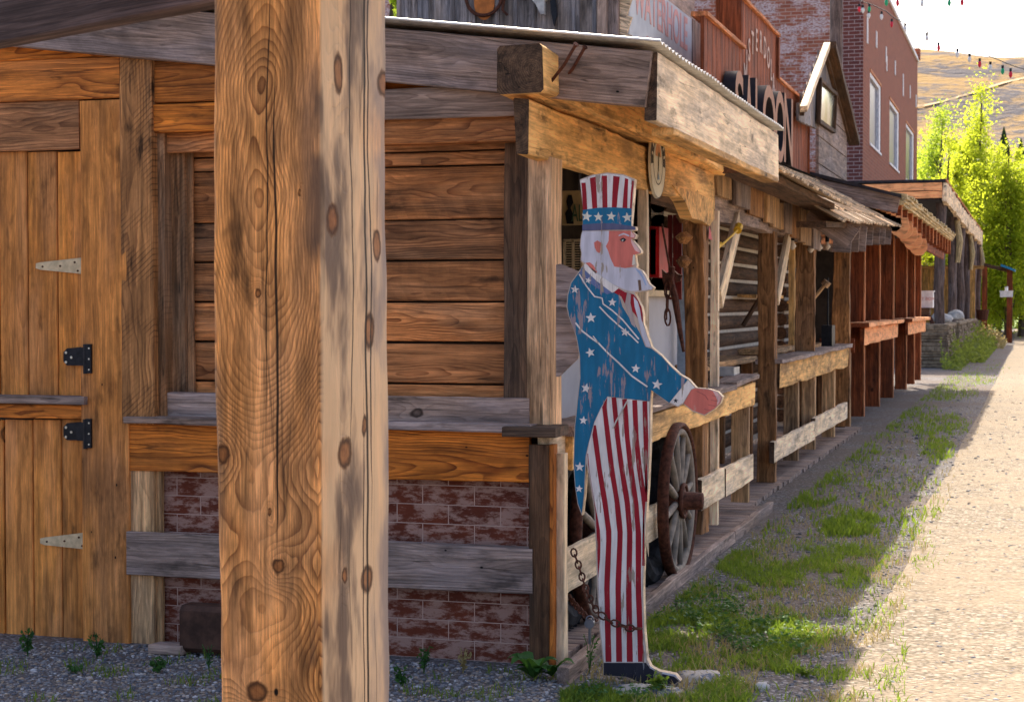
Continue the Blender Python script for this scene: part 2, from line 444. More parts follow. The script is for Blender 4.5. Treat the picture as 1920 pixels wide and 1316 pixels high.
# ---------------------------------------------------------------- materials
W_ORANGE = wood('wood_orange', (.66, .27, .055), (.16, .040, .008), (.22, .13, .08), .35, ring=95, ramt=.95, stain=.7, val=.4, tone=1.0, fib=.35)
W_DOOR = wood('wood_door', (.66, .32, .095), (.42, .17, .045), (.38, .22, .13), .5, ring=70, ramt=.5, stain=.5, val=.28, knots=.2, cracks=.4, tone=.92, fib=.3)
W_SIDING = wood('wood_siding', (.60, .29, .12), (.19, .065, .022), (.34, .22, .14), .55, ring=125, ramt=1.0, stain=.65, val=.6, tone=.86, fib=.38)
W_HATCH = wood('wood_sawn', (.50, .26, .10), (.14, .06, .025), (.25, .18, .12), .5, ring=90, stain=.85, saw=.6, val=.3, tone=.95, fib=.35)
W_DARK = wood('wood_dark', (.16, .095, .055), (.05, .028, .016), (.13, .10, .08), .6, ring=100, val=.4)
W_GREY = wood('wood_grey', (.36, .28, .235), (.13, .09, .075), (.30, .26, .26), .7, ring=110, ramt=.75, stain=.55, val=.35, fib=.36)
W_HEWN = wood('wood_hewn', (.74, .50, .23), (.44, .22, .07), (.20, .135, .085), .6, ring=70, ramt=.45, stain=.75, val=.25, knots=.25, plim=(.46, .66), fib=.24)
W_POST = wood('wood_post', (.58, .40, .23), (.26, .15, .08), (.27, .20, .15), .5, ring=90, ramt=.6, stain=.45, val=.3)
W_PALE = wood('wood_pale', (.80, .67, .49), (.56, .38, .20), (.46, .40, .34), .6, ring=60, ramt=.4, stain=.6, val=.25, knots=.25, fib=.22)
W_BROWNPOST = wood('wood_brown_post', (.44, .25, .115), (.15, .07, .028), (.17, .12, .09), .5, ring=90, ramt=.8, stain=.7, val=.3)
W_RED = wood('wood_redwood', (.34, .115, .045), (.12, .036, .014), (.16, .075, .05), .5, ring=60, ramt=.5, stain=.4, val=.3, knots=.3, cracks=.4)
W_TRIM_LITEDGE = wood('wood_trim_and_lit_edge', (.56, .27, .14), (.36, .15, .07), (.45, .24, .12), .4, ring=60, ramt=.4, stain=.3, val=.15, knots=.1)  # orange trim, also the painted bounce light on redwood board edges
W_SHAKE = wood('wood_shake', (.76, .62, .45), (.20, .14, .09), (.36, .31, .26), .6, ring=150, ramt=.8, stain=.4, val=.5, knots=0.05)
W_YSHAKE = wood('wood_yellow_edge', (.62, .52, .32), (.34, .25, .13), (.42, .36, .25), .5, ring=150, ramt=.7, stain=.3, val=.4, knots=0)
W_LOG = wood('wood_log_post', (.21, .16, .14), (.09, .06, .05), (.19, .17, .18), .7, ring=80, ramt=.6, stain=.5, val=.35)
W_CABIN = wood('wood_cabin_log', (.17, .105, .065), (.07, .038, .022), (.13, .095, .07), .5, ring=90, ramt=.6, val=.4, knots=.2)
W_BATTEN = wood('wood_batten', (.30, .26, .24), (.13, .11, .10), (.27, .27, .30), .7, ring=70, val=.5, stain=.5, knots=.2)
W_FENCE = wood('wood_fence_yellow', (.62, .40, .15), (.42, .22, .07), (.4, .28, .15), .4, ring=50, val=.3, stain=.3, knots=.2)
W_SCALLOP = wood('wood_scallop', (.80, .43, .22), (.6, .3, .14), (.6, .36, .22), .4, ring=40, ramt=.3, stain=.3, val=.12, knots=0, cracks=.2, fib=.2)
W_END = wood('wood_endgrain', (.15, .10, .065), (.04, .024, .015), (.07, .05, .04), .4, ring=110, ramt=.9, val=.1, knots=0, cracks=1.0, warp=.9)
CHINK = plain('chinking', (.62, .54, .44), .9, var=.15, scale=20)
RUST = plain('rust', (.10, .035, .02), .8, .3, var=.5, scale=40, bump=.5)
BLACKM = plain('black_iron', (.018, .018, .022), .5, .5, var=.3, scale=30)
GALV = plain('galvanised', (.50, .48, .45), .5, .6, var=.2, scale=25)
ZINC = plain('cream_metal', (.60, .46, .28), .55, .3, var=.2, scale=25)
SCREW = plain('screw_steel', (.55, .52, .45), .35, .8, var=.2, scale=40, bump=0)
RUBBER = plain('rubber', (.010, .010, .012), .85, 0, var=.5, scale=18, bump=.6, c2=(.03, .03, .034), spec=.15)
SPOKE = plain('spoke_wood', (.25, .20, .155), .8, 0, var=.35, scale=14)
WHITEW = plain('white_wood', (.84, .82, .80), .7, var=.15, scale=8)
CABINET = plain('cabinet_paint', (.52, .50, .52), .6, var=.08, scale=3)
REDP = plain('red_paint', (.50, .012, .012), .45, var=.2, scale=8)
YELLOWP = plain('yellow_paint', (.78, .46, .03), .5, var=.15, scale=20)
BLACKP = plain('black_paint', (.015, .014, .02), .6, var=.3, scale=15)
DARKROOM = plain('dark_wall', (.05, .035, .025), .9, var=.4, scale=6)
GLASS = plain('window_glass', (.10, .10, .14), .3, 0, var=.1, scale=3, bump=0, spec=.25)
STONE = plain('field_stone', (.25, .18, .12), .9, var=.5, scale=9, bump=.7, c2=(.34, .25, .16))
ROCKW = plain('whitewashed_rock', (.50, .46, .44), .85, var=.3, scale=14, bump=.8, c2=(.66, .62, .56))
TAR = plain('tar_paper', (.03, .026, .03), .9, var=.4, scale=10)
# ================================================================ SETTING
XF = -1.87            # street face of the porches
def FB(mb, u0, v0, u1, v1, Y, th=.03, o='h', **k):
    um, vm = (u0 + u1) / 2, (v0 + v1) / 2
    x0, x1 = PY(u0, vm, Y).x, PY(u1, vm, Y).x
    z1, z0 = PY(um, v0, Y).z, PY(um, v1, Y).z
    if o == 'h': mb.board((x0, Y + th / 2, (z0 + z1) / 2), (x1, Y + th / 2, (z0 + z1) / 2), z1 - z0, th, **k)
    else: mb.board(((x0 + x1) / 2, Y + th / 2, z0), ((x0 + x1) / 2, Y + th / 2, z1), x1 - x0, th, up=(-1, 0, 0), **k)
    return x0, x1, z0, z1
def SB(mb, y0, y1, z0, z1, X, th=.04, o='h', **k):
    """board on a street-facing plane; X is its street side"""
    if o == 'h': mb.board((X - th / 2, y0, (z0 + z1) / 2), (X - th / 2, y1, (z0 + z1) / 2), z1 - z0, th, **k)
    else: mb.board((X - th / 2, (y0 + y1) / 2, z0), (X - th / 2, (y0 + y1) / 2, z1), y1 - y0, th, up=(0, -1, 0), **k)
def post(mb, u0, u1, Xr, z0, z1, dep, slot=0, vref=700, w=None, **k):
    """post whose near face spans u0..u1 with its street corner on Xr"""
    Y = PX(u1, vref, Xr).y
    x0 = PY(u0, vref, Y).x
    if w: x0 = Xr - w
    mb.board(((x0 + Xr) / 2, Y + dep / 2, z0), ((x0 + Xr) / 2, Y + dep / 2, z1), Xr - x0, dep, up=(-1, 0, 0), slot=slot, **k)
    return Y

# ================================================================ FOREGROUND TIMBER PORCH FRAME
YP = 2.8
xl, xr = PY(401, 658, YP).x, PY(605, 658, YP).x
yb = PX(727, 658, xr).y
PW, PD = xr - xl, yb - YP
def hk(u, v, front=True, r=.012, el=1.3):
    if front:
        p = PY(u, v, YP); return (p.z + .02, -(p.x - (xl + xr) / 2) - .01, .09, r, el)
    p = PX(u, v, xr); return (p.z + .02, -PW / 2 - .01, .09 - (p.y - YP), r, el)
HERO = dict(knots=[hk(522, 1062, r=.012, el=1.1), hk(415, 852, r=.015, el=1.4), hk(483, 550, r=.005, el=1.5), hk(563, 360, r=.003, el=2), hk(505, 960, r=.003, el=2.5), hk(480, 1300, r=.02, el=.9),
                   hk(622, 412, False, .027, 1.0), hk(635, 138, False, .02, 1.7), hk(648, 850, False, .03, .9),
                   hk(693, 620, False, .024, 1.4), hk(688, 1085, False, .028, .9), hk(722, 158, False, .035, .7),
                   hk(708, 460, False, .02, 1.4), hk(648, 1078, False, .012, 1.3), hk(683, 798, False, .012, 1.5)],
            cracks=[(1, -.028, .035, .0030, .95, 1.95, 1.6, 2, .085, .14),
                    (1, -.012, .03, .0016, 1.2, 2.15, 2.3, 2, .085, .14),
                    (2, .09 - .205, .05, .006, .3, 2.7, 1.3, 1, -.2, -PW / 2 - .006),
                    (2, .09 - .135, .06, .003, 1.1, 2.2, 2.1, 1, -.2, -PW / 2 - .006),
                    (2, .09 - .19, .04, .003, .2, 1.4, 1.9, 1, -.2, -PW / 2 - .006),
                    (2, .09 - .225, .05, .004, 1.0, 2.6, 2.9, 1, -.2, -PW / 2 - .006)],
            zones=[(-PW / 2 - .004, -PW / 2 - .009, 1, (.60, .475, .335, 1), .84, .0, .2),
                   (-.05, -.112, 1, (.13, .095, .08, 1), .85, .46, .64),
                   (-.05, -.22, 2, (.33, .28, .26, 1), .8, .36, .58),
                   (.07, .10, 1, (.30, .22, .16, 1), .7, .40, .62)])
W_HERO = wood('wood_hero_post', (.80, .43, .17), (.20, .062, .013), (.50, .32, .2), .5, ring=190, ramt=.85, knots=0.0, val=.05,
              stain=.65, fib=.3, cracks=.5, warp=1.15, hero=HERO, gam=1.3, tone=.84, mott=.42)
W_BEAM = wood('wood_beam_dark', (.16, .125, .12), (.07, .05, .05), (.14, .12, .13), .6, ring=100, ramt=.5, val=.15, stain=.3)
R = thing('porch_frame', 'massive rough sawn timber post with long drying crack and knots in the foreground', 'timber post', ((xl + xr) / 2, YP + PD / 2, 0))
m = MB()
m.board(((xl + xr) / 2, YP + PD / 2, -.02), ((xl + xr) / 2, YP + PD / 2, 2.75), PW, PD, up=(-1, 0, 0), ch=.006, wob=.005, seg=70,
        pith=(.01, -(PD / 2) + .09), rnd=.37)
m.build('post', W_HERO, R)
m = MB()
YB = yb + .04
pa, pb = PY(-260, 60, YB), PY(560, -100, YB)
dz = (pb - pa)
m.board(pa + Vector((0, 0, .0)), pb, .17, .07, wob=.004)
m.board(pb + Vector((-.1, 0, .02)), pb + Vector((.9, 0, .2)), .17, .07, wob=.004)
m.build('beam', W_BEAM, R)

# ================================================================ CORNER STOREFRONT (front wall faces the camera, porch along the street)
A = thing('wooden_storefront', 'rustic corner storefront of orange brown planks with open porch', 'building', (-3.0, 9.0, 0))
YW = 6.66
W_JAMB = wood('wood_jamb', (.40, .24, .13), (.18, .09, .045), (.26, .2, .15), .6, ring=90, val=.4, stain=.6, saw=.3)
m = MB()     # upper siding behind the frames
ys = YW + .16
for (v0, v1) in ((262, 289), (291, 316), (318, 415), (417, 489), (492, 565), (568, 640), (644, 716), (719, 760)):
    FB(m, 290, v0, 960, v1 - 1, ys, .025, wob=.0015)
m.build('siding', W_SIDING, A)
x0 = PY(-60, 500, YW).x
m = MB()
for (v0, v1, um) in ((83, 111, 110), (112, 188, 110)):
    FB(m, -40, v0, 224, v1, YW - .01, .035); m.build('trim_board', W_ORANGE, A); m = MB()
FB(m, 286, 100, 720, 186, YW + .01, .03, pith=(.02, .05)); m.build('trim_board', W_ORANGE, A); m = MB(); FB(m, 286, 188, 720, 242, YW, .035, pith=(0, .03), wob=.001); m.build('trim_board', W_ORANGE, A); m = MB()
FB(m, 236, 801, 992, 893, YW - .01, .04)
m.build('trim_board', W_ORANGE, A)
m = MB(); FB(m, 700, 132, 960, 172, YW + .06, .03); m.build('soffit_board', W_ORANGE, A)
m = MB(); FB(m, 700, 164, 976, 220, YW - .02, .05, wob=.005); m.build('lintel', W_GREY, A)
m = MB(); FB(m, 690, 218, 984, 268, YW + .01, .06); m.build('head_board', W_SIDING, A); m = MB(); FB(m, 300, 243, 420, 286, YW + .06, .03); m.build('head_board', W_SIDING, A)
m = MB(); FB(m, 226, 92, 286, 795, YW - .02, .05, o='v'); m.build('jamb', W_HATCH, A)
m = MB(); FB(m, 286, 246, 308, 792, YW + .03, .08, o='v'); FB(m, 312, 287, 346, 742, YW + .1, .05, o='v'); FB(m, 346, 287, 362, 740, YW + .13, .02, o='v')
m.build('window_jamb', W_JAMB, A)
m = MB(); FB(m, 944, 262, 990, 748, YW + .08, .05, o='v', wob=.005); m.build('window_jamb', W_DARK, A)
m = MB(); FB(m, 312, 741, 992, 797, YW + .05, .06); m.build('sill_board', W_GREY, A)
m = MB()
a_, b_ = PY(228, 800, YW - .07), PY(992, 806, YW - .07)
m.board((a_.x, YW + .03, .965), (PY(730, 800, YW).x, YW + .03, .962), .17, .03, up=(0, 1, 0), wob=.004)
m.board((PY(730, 800, YW).x + .004, YW + .03, .965), (b_.x, YW + .03, .962), .17, .034, up=(0, 1, 0), wob=.006)
m.build('ledge', W_GREY, A)
# lower part: posts, rail and the pressed brick panel
m = MB(); FB(m, 243, 880, 288, 1214, YW, .05, o='v'); FB(m, 290, 882, 303, 1214, YW + .03, .03, o='v'); m.build('stud', W_POST, A)
m = MB(); FB(m, 237, 1012, 998, 1096, YW - .035, .032, wob=.004, pith=(.01, .03)); m.build('kick_rail', W_GREY, A)
PANEL = brickmat('pressed_brick_panel', (.15, .034, .015), (.115, .026, .013), (.55, .38, .31), bw=.225, rh=.0795, ms=.0020,
                 smear=((.42, .255, .20), .8))
m = MB(); m.wall((PY(288, 900, YW + .07).x, YW + .07), (PY(1010, 900, YW + .07).x, YW + .07), -.02, .84); m.build('brick_panel', PANEL, A)
m = MB(); FB(m, 300, 1236, 1000, 1256, YW + .02, .05); m.build('base_board', W_GREY, A)
# corner post group
m = MB(); Yc = post(m, 988, 1033, -1.862, .965, 2.05, .17, vref=600, pith=(.0, .03)); m.build('corner_post', wood('wood_corner_post', (.62, .44, .28), (.42, .24, .13), (.36, .27, .2), .4, ring=70, ramt=.4, val=.1, stain=.4, knots=.25), A)
m = MB(); FB(m, 992, 834, 1029, 1248, YW - .03, .07, o='v', wob=.004); m.build('corner_stud', W_DARK, A)
m = MB(); FB(m, 1029, 834, 1038, 1248, YW - .02, .06, o='v'); m.build('corner_strip', W_ORANGE, A)
m = MB(); FB(m, 1039, 850, 1058, 1256, YW + .02, .06, o='v'); m.build('corner_strip', W_PALE, A)
m = MB(); m.board((-2.02, 6.66, .955), (-1.80, 6.66, .955), .2, .04, up=(0, 1, 0)); m.build('ledge_end', W_DARK, A)
m = MB(); SB(m, 6.66, 6.9, .80, .935, -1.85, .05); m.build('counter_apron', W_PALE, A)

# door
D_ = MB()
for (u0, u1) in ((-58, -3), (0, 51), (53, 107), (109, 156)): FB(D_, u0, 285, u1, 744, YW + .03, .03, o='v', wob=.0008)
for (u0, u1) in ((-52, 7), (10, 61), (63, 115), (117, 159)): FB(D_, u0, 787, u1, 1196, YW + .03, .03, o='v', wob=.0008)
door = D_.build('door', W_DOOR, A, label='two-part plank door with strap hinges')
m = MB(); FB(m, -80, 742, 157, 757, YW - .05, .09, wob=.002); m.build('door_shelf', W_GREY, door)
m = MB(); FB(m, -80, 758, 155, 783, YW - .01, .04); m.build('door_rail', W_ORANGE, door)
def strap(us, v, vs):
    m = MB(); Y = YW + .022
    P = [PY(us, v - 6, Y), PY(us + 8, v - 8, Y), PY(157 + (2 if v > 900 else 0), v - 17, Y), PY(157 + (2 if v > 900 else 0), v + 14, Y), PY(us + 8, v + 6, Y), PY(us, v + 3, Y)]
    m.prism(P, (0, -.004, 0)); h = m.build('hinge', ZINC, door)
    m = MB(); q = PY(158 + (2 if v > 900 else 0), v, Y)
    m.tube([q + Vector((0, -.008, -.075)), q + Vector((0, -.008, .075))], .007, 8); m.build('hinge_pin', GALV, h)
    for du, dv in ((12, 0), (45, -1), (72, -8), (78, 8)):
        m = MB(); p = PY(us + du, v + dv, Y - .004); m.tube([p, p + Vector((0, -.003, 0))], .0045, 8); m.build('screw', RUST, h)
strap(68, 500, 0); strap(76, 1015, 0)
def blackhinge(v):
    m = MB(); Y = YW + .018
    P = [PY(a, b, Y) for a, b in ((120, v - 13), (127, v - 20), (150, v - 22), (158, v - 24), (158, v + 14), (150, v + 12), (127, v + 12), (120, v + 5))]
    m.prism(P, (0, -.005, 0)); a, b = PY(160, v - 28, YW - .03), PY(171, v + 27, YW - .03)
    m.box((a.x, YW - .032, b.z), (b.x, YW - .019, a.z)); h = m.build('hinge', BLACKM, door)
    m = MB(); q = PY(155, v, YW)
    q = PY(159, v, YW - .03); m.tube([Vector((q.x, YW - .027, PY(155, v + 27, YW).z)), Vector((q.x, YW - .027, PY(155, v - 28, YW).z))], .009, 8); m.box((PY(150, v, YW).x, YW - .03, PY(155, v + 12, YW).z), (q.x, YW - .024, PY(155, v - 22, YW).z)); m.build('hinge_pin', BLACKM, h)
    for du, dv in ((124, -12), (124, 6), (134, -3), (147, -17), (147, 10)):
        m = MB(); p = PY(du, v + dv, YW + .012); m.tube([p, p + Vector((0, -.003, 0))], .006, 8); m.build('screw', SCREW, h)
    for dv in (-20, 0, 20):
        m = MB(); p = PY(167, v + dv, YW - .032); m.tube([p, p + Vector((0, -.003, 0))], .004, 8); m.build('screw', SCREW, h)
blackhinge(673); blackhinge(813)
m = MB(); FB(m, -80, 190, 148, 283, YW + .005, .04, pith=(.0, .05)); m.build('door_head', W_SIDING, A)
m = MB(); FB(m, 152, 188, 240, 1212, YW - .018, .045, o='v', wob=.004); m.build('door_jamb', W_DOOR, A)
m = MB(); FB(m, -80, 1200, 205, 1216, YW - .04, .12); m.build('threshold', W_GREY, A)
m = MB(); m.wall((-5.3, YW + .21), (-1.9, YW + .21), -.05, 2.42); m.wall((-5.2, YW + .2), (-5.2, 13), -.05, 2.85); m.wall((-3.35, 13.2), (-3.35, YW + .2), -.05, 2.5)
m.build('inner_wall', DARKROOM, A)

# roof, rake, fascia
XE, YR = -1.41, 6.62
def zr(x): return 2.455 + (XE - x) * .125
m = MB(); seg = 12
p0 = Vector((-5.2, YR, zr(-5.2) - .12)); p1 = Vector((XE - .03, YR, zr(XE) - .125))
m.board(p0, p1, .215, .045, wob=.003, seg=30, pith=(.03, .04)); m.build('rake_board', W_GREY, A)
m = MB()
n = 300; L0, L1 = YR - .07, 9.98
vs = []; fs = []
for i in range(n + 1):
    y = L0 + (L1 - L0) * i / n
    q = .007 * math.sin(2 * math.pi * y / .068) + .012 * nz(y * 1.5)
    for x in (-5.25, -3.3, XE + .03):
        vs += [(x, y, zr(x) + .012 + q), (x, y, zr(x) + .009 + q)]
for i in range(n):
    for j in range(2):
        a = i * 6 + j * 2; b = a + 6
        fs += [(a, a + 2, b + 2, b), (a + 1, b + 1, b + 3, a + 3)]
    a = i * 6 + 4; fs.append((a, a + 1, a + 7, a + 6))
m.add(vs, fs); m.smooth = True
m.build('corrugated_roof', GALV, A)
m = MB()
vs = [(x, y, zr(x) - .014 - d) for x in (-5.2, XE - .06) for y in (YR + .03, 10.0) for d in (0, .022)]

k = MB(); k.add([vs[i] for i in (1, 5, 7, 3, 0, 4, 6, 2)], [(3, 2, 1, 0), (4, 5, 6, 7), (0, 1, 5, 4), (1, 2, 6, 5), (2, 3, 7, 6), (3, 0, 4, 7)])
k.build('roof_deck', W_ORANGE, A)
for i in range(8):
    y = 6.98 + i * .42; m = MB()
    xa = -2.6
    m.board((xa, y, zr(xa) - .085), (XE - .07, y, zr(XE) - .085 + .008), .09, .045); m.build('rafter', W_ORANGE, A)
m = MB(); a, b = 6.63, 9.93
m.board((XE - .025, a, 2.305), (XE - .025, b, 2.30), .265, .05, wob=.006, pith=(.05, .06), endslot=1); m.build('fascia_board', [W_PALE, W_DARK], A)
m = MB(); m.board((XE - .03, a + .25, 2.155), (XE - .03, b - .1, 2.165), .03, .09, wob=.003); m.build('fascia_strip', W_HEWN, A)
m = MB(); m.tube([(-5.2, YR - .072, zr(-5.2) + .016), (XE + .03, YR - .072, zr(XE + .03) + .016)], .0055, 8); m.smooth = True; m.build('roof_edge', plain('rim_light_tin', (.8, .78, .74), .35, .5, var=.1), A)  # bright rounded tube added so the roof edge shows a sunlit rim
# log beam with sawn end and header beneath
m = MB(); m.board((-1.895, 6.38, 2.36), (-1.895, 10.5, 2.35), .185, .185, wob=.012, seg=46, endslot=1, ch=.012, pith=(.0, -.05))
logb = m.build('log_beam', [W_HEWN, W_END], A)
for du in (0, 17):
    m = MB(); p = PX(1032 + du, 155 + du * .4, -1.805); q = PX(1079 + du, 85 + du * .3, -1.68); mid = (p + q) / 2 + Vector((.004, 0, -.006))
    m.tube([p - (q - p) * .1, p, mid, q], .0065, 8); d = (q - p).normalized(); m.tube([q, q + d * .006], .011, 8); m.build('spike', RUST, logb)
m = MB(); p = PX(1058, 165, -1.800); m.tube([p + Vector((0, 0, .02)), p + Vector((.006, 0, 0)), p + Vector((.004, .03, -.02)), p + Vector((0, .05, -.016))], .003, 6); m.build('bent_nail', RUST, logb)
m = MB(); m.board((-1.898, 6.42, 2.142), (-1.898, 10.45, 2.15), .215, .06, wob=.008, seg=46, endslot=1, ragged=.02, pith=(.02, .03)); m.build('header_beam', [W_HEWN, W_END], A)
# carved bracket under the far end of the header
m = MB(); B = [(9.15, 2.10), (9.5, 2.03), (9.7, 1.95), (10.0, 1.95), (10.25, 1.93), (10.4, 1.98), (10.42, 2.09), (9.9, 2.10)]
m.prism([(-1.86, y, z) for y, z in B], (-.07, 0, 0)); m.build('bracket', W_HEWN, A)

# porch posts of the storefront
def carved(mb, u0, u1, X, z0, z1, dep):
    Y = PX(u1, 700, X).y; x0 = PY(u0, 700, Y).x
    mb.board(((x0 + X) / 2, Y + dep / 2, z0), ((x0 + X) / 2, Y + dep / 2, z1), X - x0, dep, up=(-1, 0, 0), wob=.012, seg=40, slot=0)
for (u0, u1, X, z0, z1, dep, mt) in ((1190, 1213, -1.862, .1, 2.04, .05, W_PALE), (1328, 1346, -1.87, .1, 2.04, .05, W_PALE)):
    m = MB(); post(m, u0, u1, X, z0, z1, dep, wob=.003, w=.05); m.build('porch_post', mt, A)
m = MB(); carved(m, 1283, 1318, -1.875, .1, 2.04, .17)
yq = PX(1283, 400, -1.98).y
for k, (zz, r_) in enumerate(((1.98, .05), (1.86, .055), (1.72, .05))): m.tube([(-1.99, yq + .02, zz + .03), (-1.985, yq + .02, zz), (-1.99, yq + .02, zz - .04)], [.02, r_, .02], 10)
m.build('porch_post', W_BROWNPOST, A, label='thick carved porch post with burls near its top')
# rail
m = MB(); SB(m, 6.9, 10.7, .775, .915, -1.82, .045, wob=.010, pith=(.03, .05)); SB(m, 10.72, 11.84, .78, .93, -1.83, .045, wob=.008); m.build('rail_apron', W_HEWN, A)
m = MB(); m.board((-1.9, 6.85, .94), (-1.9, 10.9, .94), .2, .035, up=(-1, 0, 0), wob=.007); m.board((-1.9, 10.92, .95), (-1.9, 11.86, .975), .19, .035, up=(-1, 0, 0), wob=.007)
m.build('rail_cap', W_GREY, A)
m = MB(); SB(m, 6.80, 8.95, .262, .437, -1.845, .035, wob=.006, endslot=1); m.build('lower_rail', [W_PALE, W_DARK], A)
m = MB(); SB(m, 9.93, 10.72, .262, .445, -1.845, .035, wob=.006, endslot=1); SB(m, 10.73, 11.84, .262, .44, -1.84, .035, wob=.006, endslot=1); m.build('lower_rail', [W_PALE, W_DARK], A)
for (u0, u1, w) in ((1292, 1325, .11), (1325, 1345, .09), (1369, 1403, .12)):
    m = MB(); post(m, u0, u1, -1.885, .1, .9, .07, vref=850, wob=.003, w=w); m.build('baluster', W_POST, A)
# deck
m = MB(); y = 6.75
while y < 20.6:
    wdt = random.uniform(.10, .16); m.board((-3.4, y + wdt / 2, .02), (-1.81 + random.uniform(-.01, .01) - (0 if y < 12.2 else .12), y + wdt / 2, .02), wdt - .006, .035, up=(0, 1, 0), wob=.0015, seg=3); y += wdt
m.build('deck', W_GREY, A)
m = MB(); xa, xb = GD(1062, 1283), GD(1463, 957)
m.board((-1.725, 6.40, .02), (-1.765, 8.6, .022), .09, .045, wob=.005); m.board((-1.768, 8.61, .02), (-1.78, 10.6, .02), .088, .045, wob=.005); m.board((-1.78, 10.61, .024), (-1.79, 12.3, .024), .09, .045, wob=.005)
m.build('deck_beam', W_GREY, A)

# ---- things in and on the storefront porch
m = MB(); P = [PY(u, v, YW - .02) for u, v in ((1045, 497), (1052, 495), (1084, 508), (1096, 560), (1096, 640), (1085, 672), (1050, 706), (1045, 706))]
m.prism(P, (0, -.02, 0)); o = m.build('plank_offcut', W_GREY, label='short grey board with a cut corner fixed behind the striped figure', category='board')
# wheels
def wheel(yc, zc, Rr, tag_label, x=-1.80, spokes=12):
    w_ = thing('wagon_wheel', tag_label, 'wagon wheel', (x, yc, 0), 'old wagon wheels on the porch')
    m = MB(); m.ring((x, yc, zc), Rr, .016, 'X', 56, 8, sx=1.9); m.smooth = True; m.build('tire', RUST, w_)
    m = MB(); m.ring((x, yc, zc), Rr - .035, .02, 'X', 56, 8, sx=1.1); m.smooth = True; m.build('felloe', SPOKE, w_)
    for k in range(spokes):
        t = 2 * math.pi * (k + .3) / spokes; d = Vector((0, math.cos(t), math.sin(t))); c = Vector((x, yc, zc))
        m = MB(); m.tube([c + d * .05, c + d * (Rr * .5), c + d * (Rr - .04)], [.017, .020, .014], 8); m.smooth = True; m.build('spoke', SPOKE, w_)
    m = MB(); m.tube([(x - .08, yc, zc), (x + .03, yc, zc), (x + .035, yc, zc), (x + .13, yc, zc), (x + .135, yc, zc)], [.075, .085, .05, .045, .02], 20); m.ring((x + .03, yc, zc), .085, .012, 'X', 28, 6)
    m.smooth = True; hb = m.build('hub', RUST, w_)
    return w_
wheel(9.02, .425, .40, 'rusty iron rimmed wagon wheel with wooden spokes standing free beside the open rail gap')
wheel(7.66, .43, .41, 'rusty wagon wheel mostly hidden behind the striped trousers of the painted figure', x=-1.90)
def tyre(yc, zc, Rr, lab, x):
    m = MB(); m.ring((x, yc, zc), Rr - .07, .075, 'X', 48, 12, sx=1.35)
    for k in range(48):
        t = 2 * math.pi * k / 48; m.board((x - .07, yc + math.cos(t) * (Rr + .0), zc + math.sin(t) * (Rr + .0)), (x + .07, yc + math.cos(t + .05) * Rr, zc + math.sin(t + .05) * Rr), .022, .016, up=(0, -math.sin(t), math.cos(t)), seg=1, wob=0)
    o = m.build('rubber_tyre', RUBBER, label=lab, category='tyre', group='black tyres behind the wagon wheels'); return o
tyre(8.70, .46, .45, 'worn black rubber tyre leaning just behind the free standing wagon wheel', -1.93)
tyre(7.32, .44, .41, 'black rubber tyre behind the chained grey board stub at the porch corner', -2.0)
# white cabinet, red locker, vent, posters
c_ = thing('storage_cabinet', 'long pale grey cabinet with dark brace and sloped lid inside the porch', 'cabinet', (-2.7, 10.2, .1))
m = MB(); m.box((-3.2, 7.6, .1), (-2.5, 12.6, 1.52)); m.build('body', CABINET, c_)
m = MB(); m.board((-3.2, 10.1, 1.54), (-2.44, 10.1, 1.54), 5.1, .04, up=(0, 1, 0), seg=1); m.build('lid', ZINC, c_)
m = MB(); m.board((-2.47, 10.0, 1.50), (-2.47, 11.9, .75), .05, .03); m.build('brace', GALV, c_)
m = MB(); a, b = PY(1217, 425, 11.5), PY(1247, 520, 11.5); m.box((a.x, 11.5, b.z), (b.x - .04, 11.8, a.z)); m.box((a.x + .012, 11.485, b.z + .02), (a.x + .05, 11.5, a.z - .02)); m.box((b.x - .1, 11.485, b.z + .02), (b.x - .06, 11.5, a.z - .02))
m.build('locker', REDP, label='bright red locker standing on the pale cabinet', category='locker')
m = MB()
for q in (1252, 1262, 1270): a = PY(q, 400, 12.1); m.box((a.x, 12.1, 1.5), (a.x + .03, 12.13, 2.1))
m.build('rail_rack', plain('dark_red', (.18, .02, .015), .6), label='dark red upright bars at the back of the porch', category='rack')
m = MB(); a = PY(1283, 400, 12.3); m.box((a.x - .05, 12.3, .3), (a.x + .02, 12.34, 2.1)); m.build('pipe', plain('blue_grey_pipe', (.3, .36, .42), .5), label='pale blue grey pipe rising behind the carved post', category='pipe')
vt = thing('vent_grille', 'cream louvred vent grille on dark back wall', 'vent', (PY(1072, 480, 9.4).x, 9.4, 1.6))
a, b = PY(1056, 450, 9.4), PY(1092, 505, 9.4)
m = MB(); m.box((a.x, 9.42, b.z), (b.x, 9.44, a.z)); m.build('backing', BLACKM, vt)
m = MB()
for k in range(12): z = b.z + (a.z - b.z) * (k + .5) / 12; m.box((a.x, 9.40, z - .003), (b.x, 9.42, z + .003))
for xx in (a.x, (a.x + b.x) / 2 - .005, b.x - .01): m.box((xx, 9.395, b.z), (xx + .012, 9.42, a.z))
m.box((a.x, 9.395, a.z - .012), (b.x, 9.42, a.z + .004))
m.build('frame', ZINC, vt)
po = thing('saloon_poster', 'tan poster with dark figure and green letters ALL behind the striped hat', 'poster', (PY(1072, 390, 9.6).x, 9.6, 1.9))
a, b = PY(1054, 358, 9.6), PY(1100, 422, 9.6)
m = MB(); m.box((a.x, 9.6, b.z), (b.x + .02, 9.62, a.z)); m.build('sheet', plain('tan_paper', (.46, .34, .17), .9, var=.15), po)
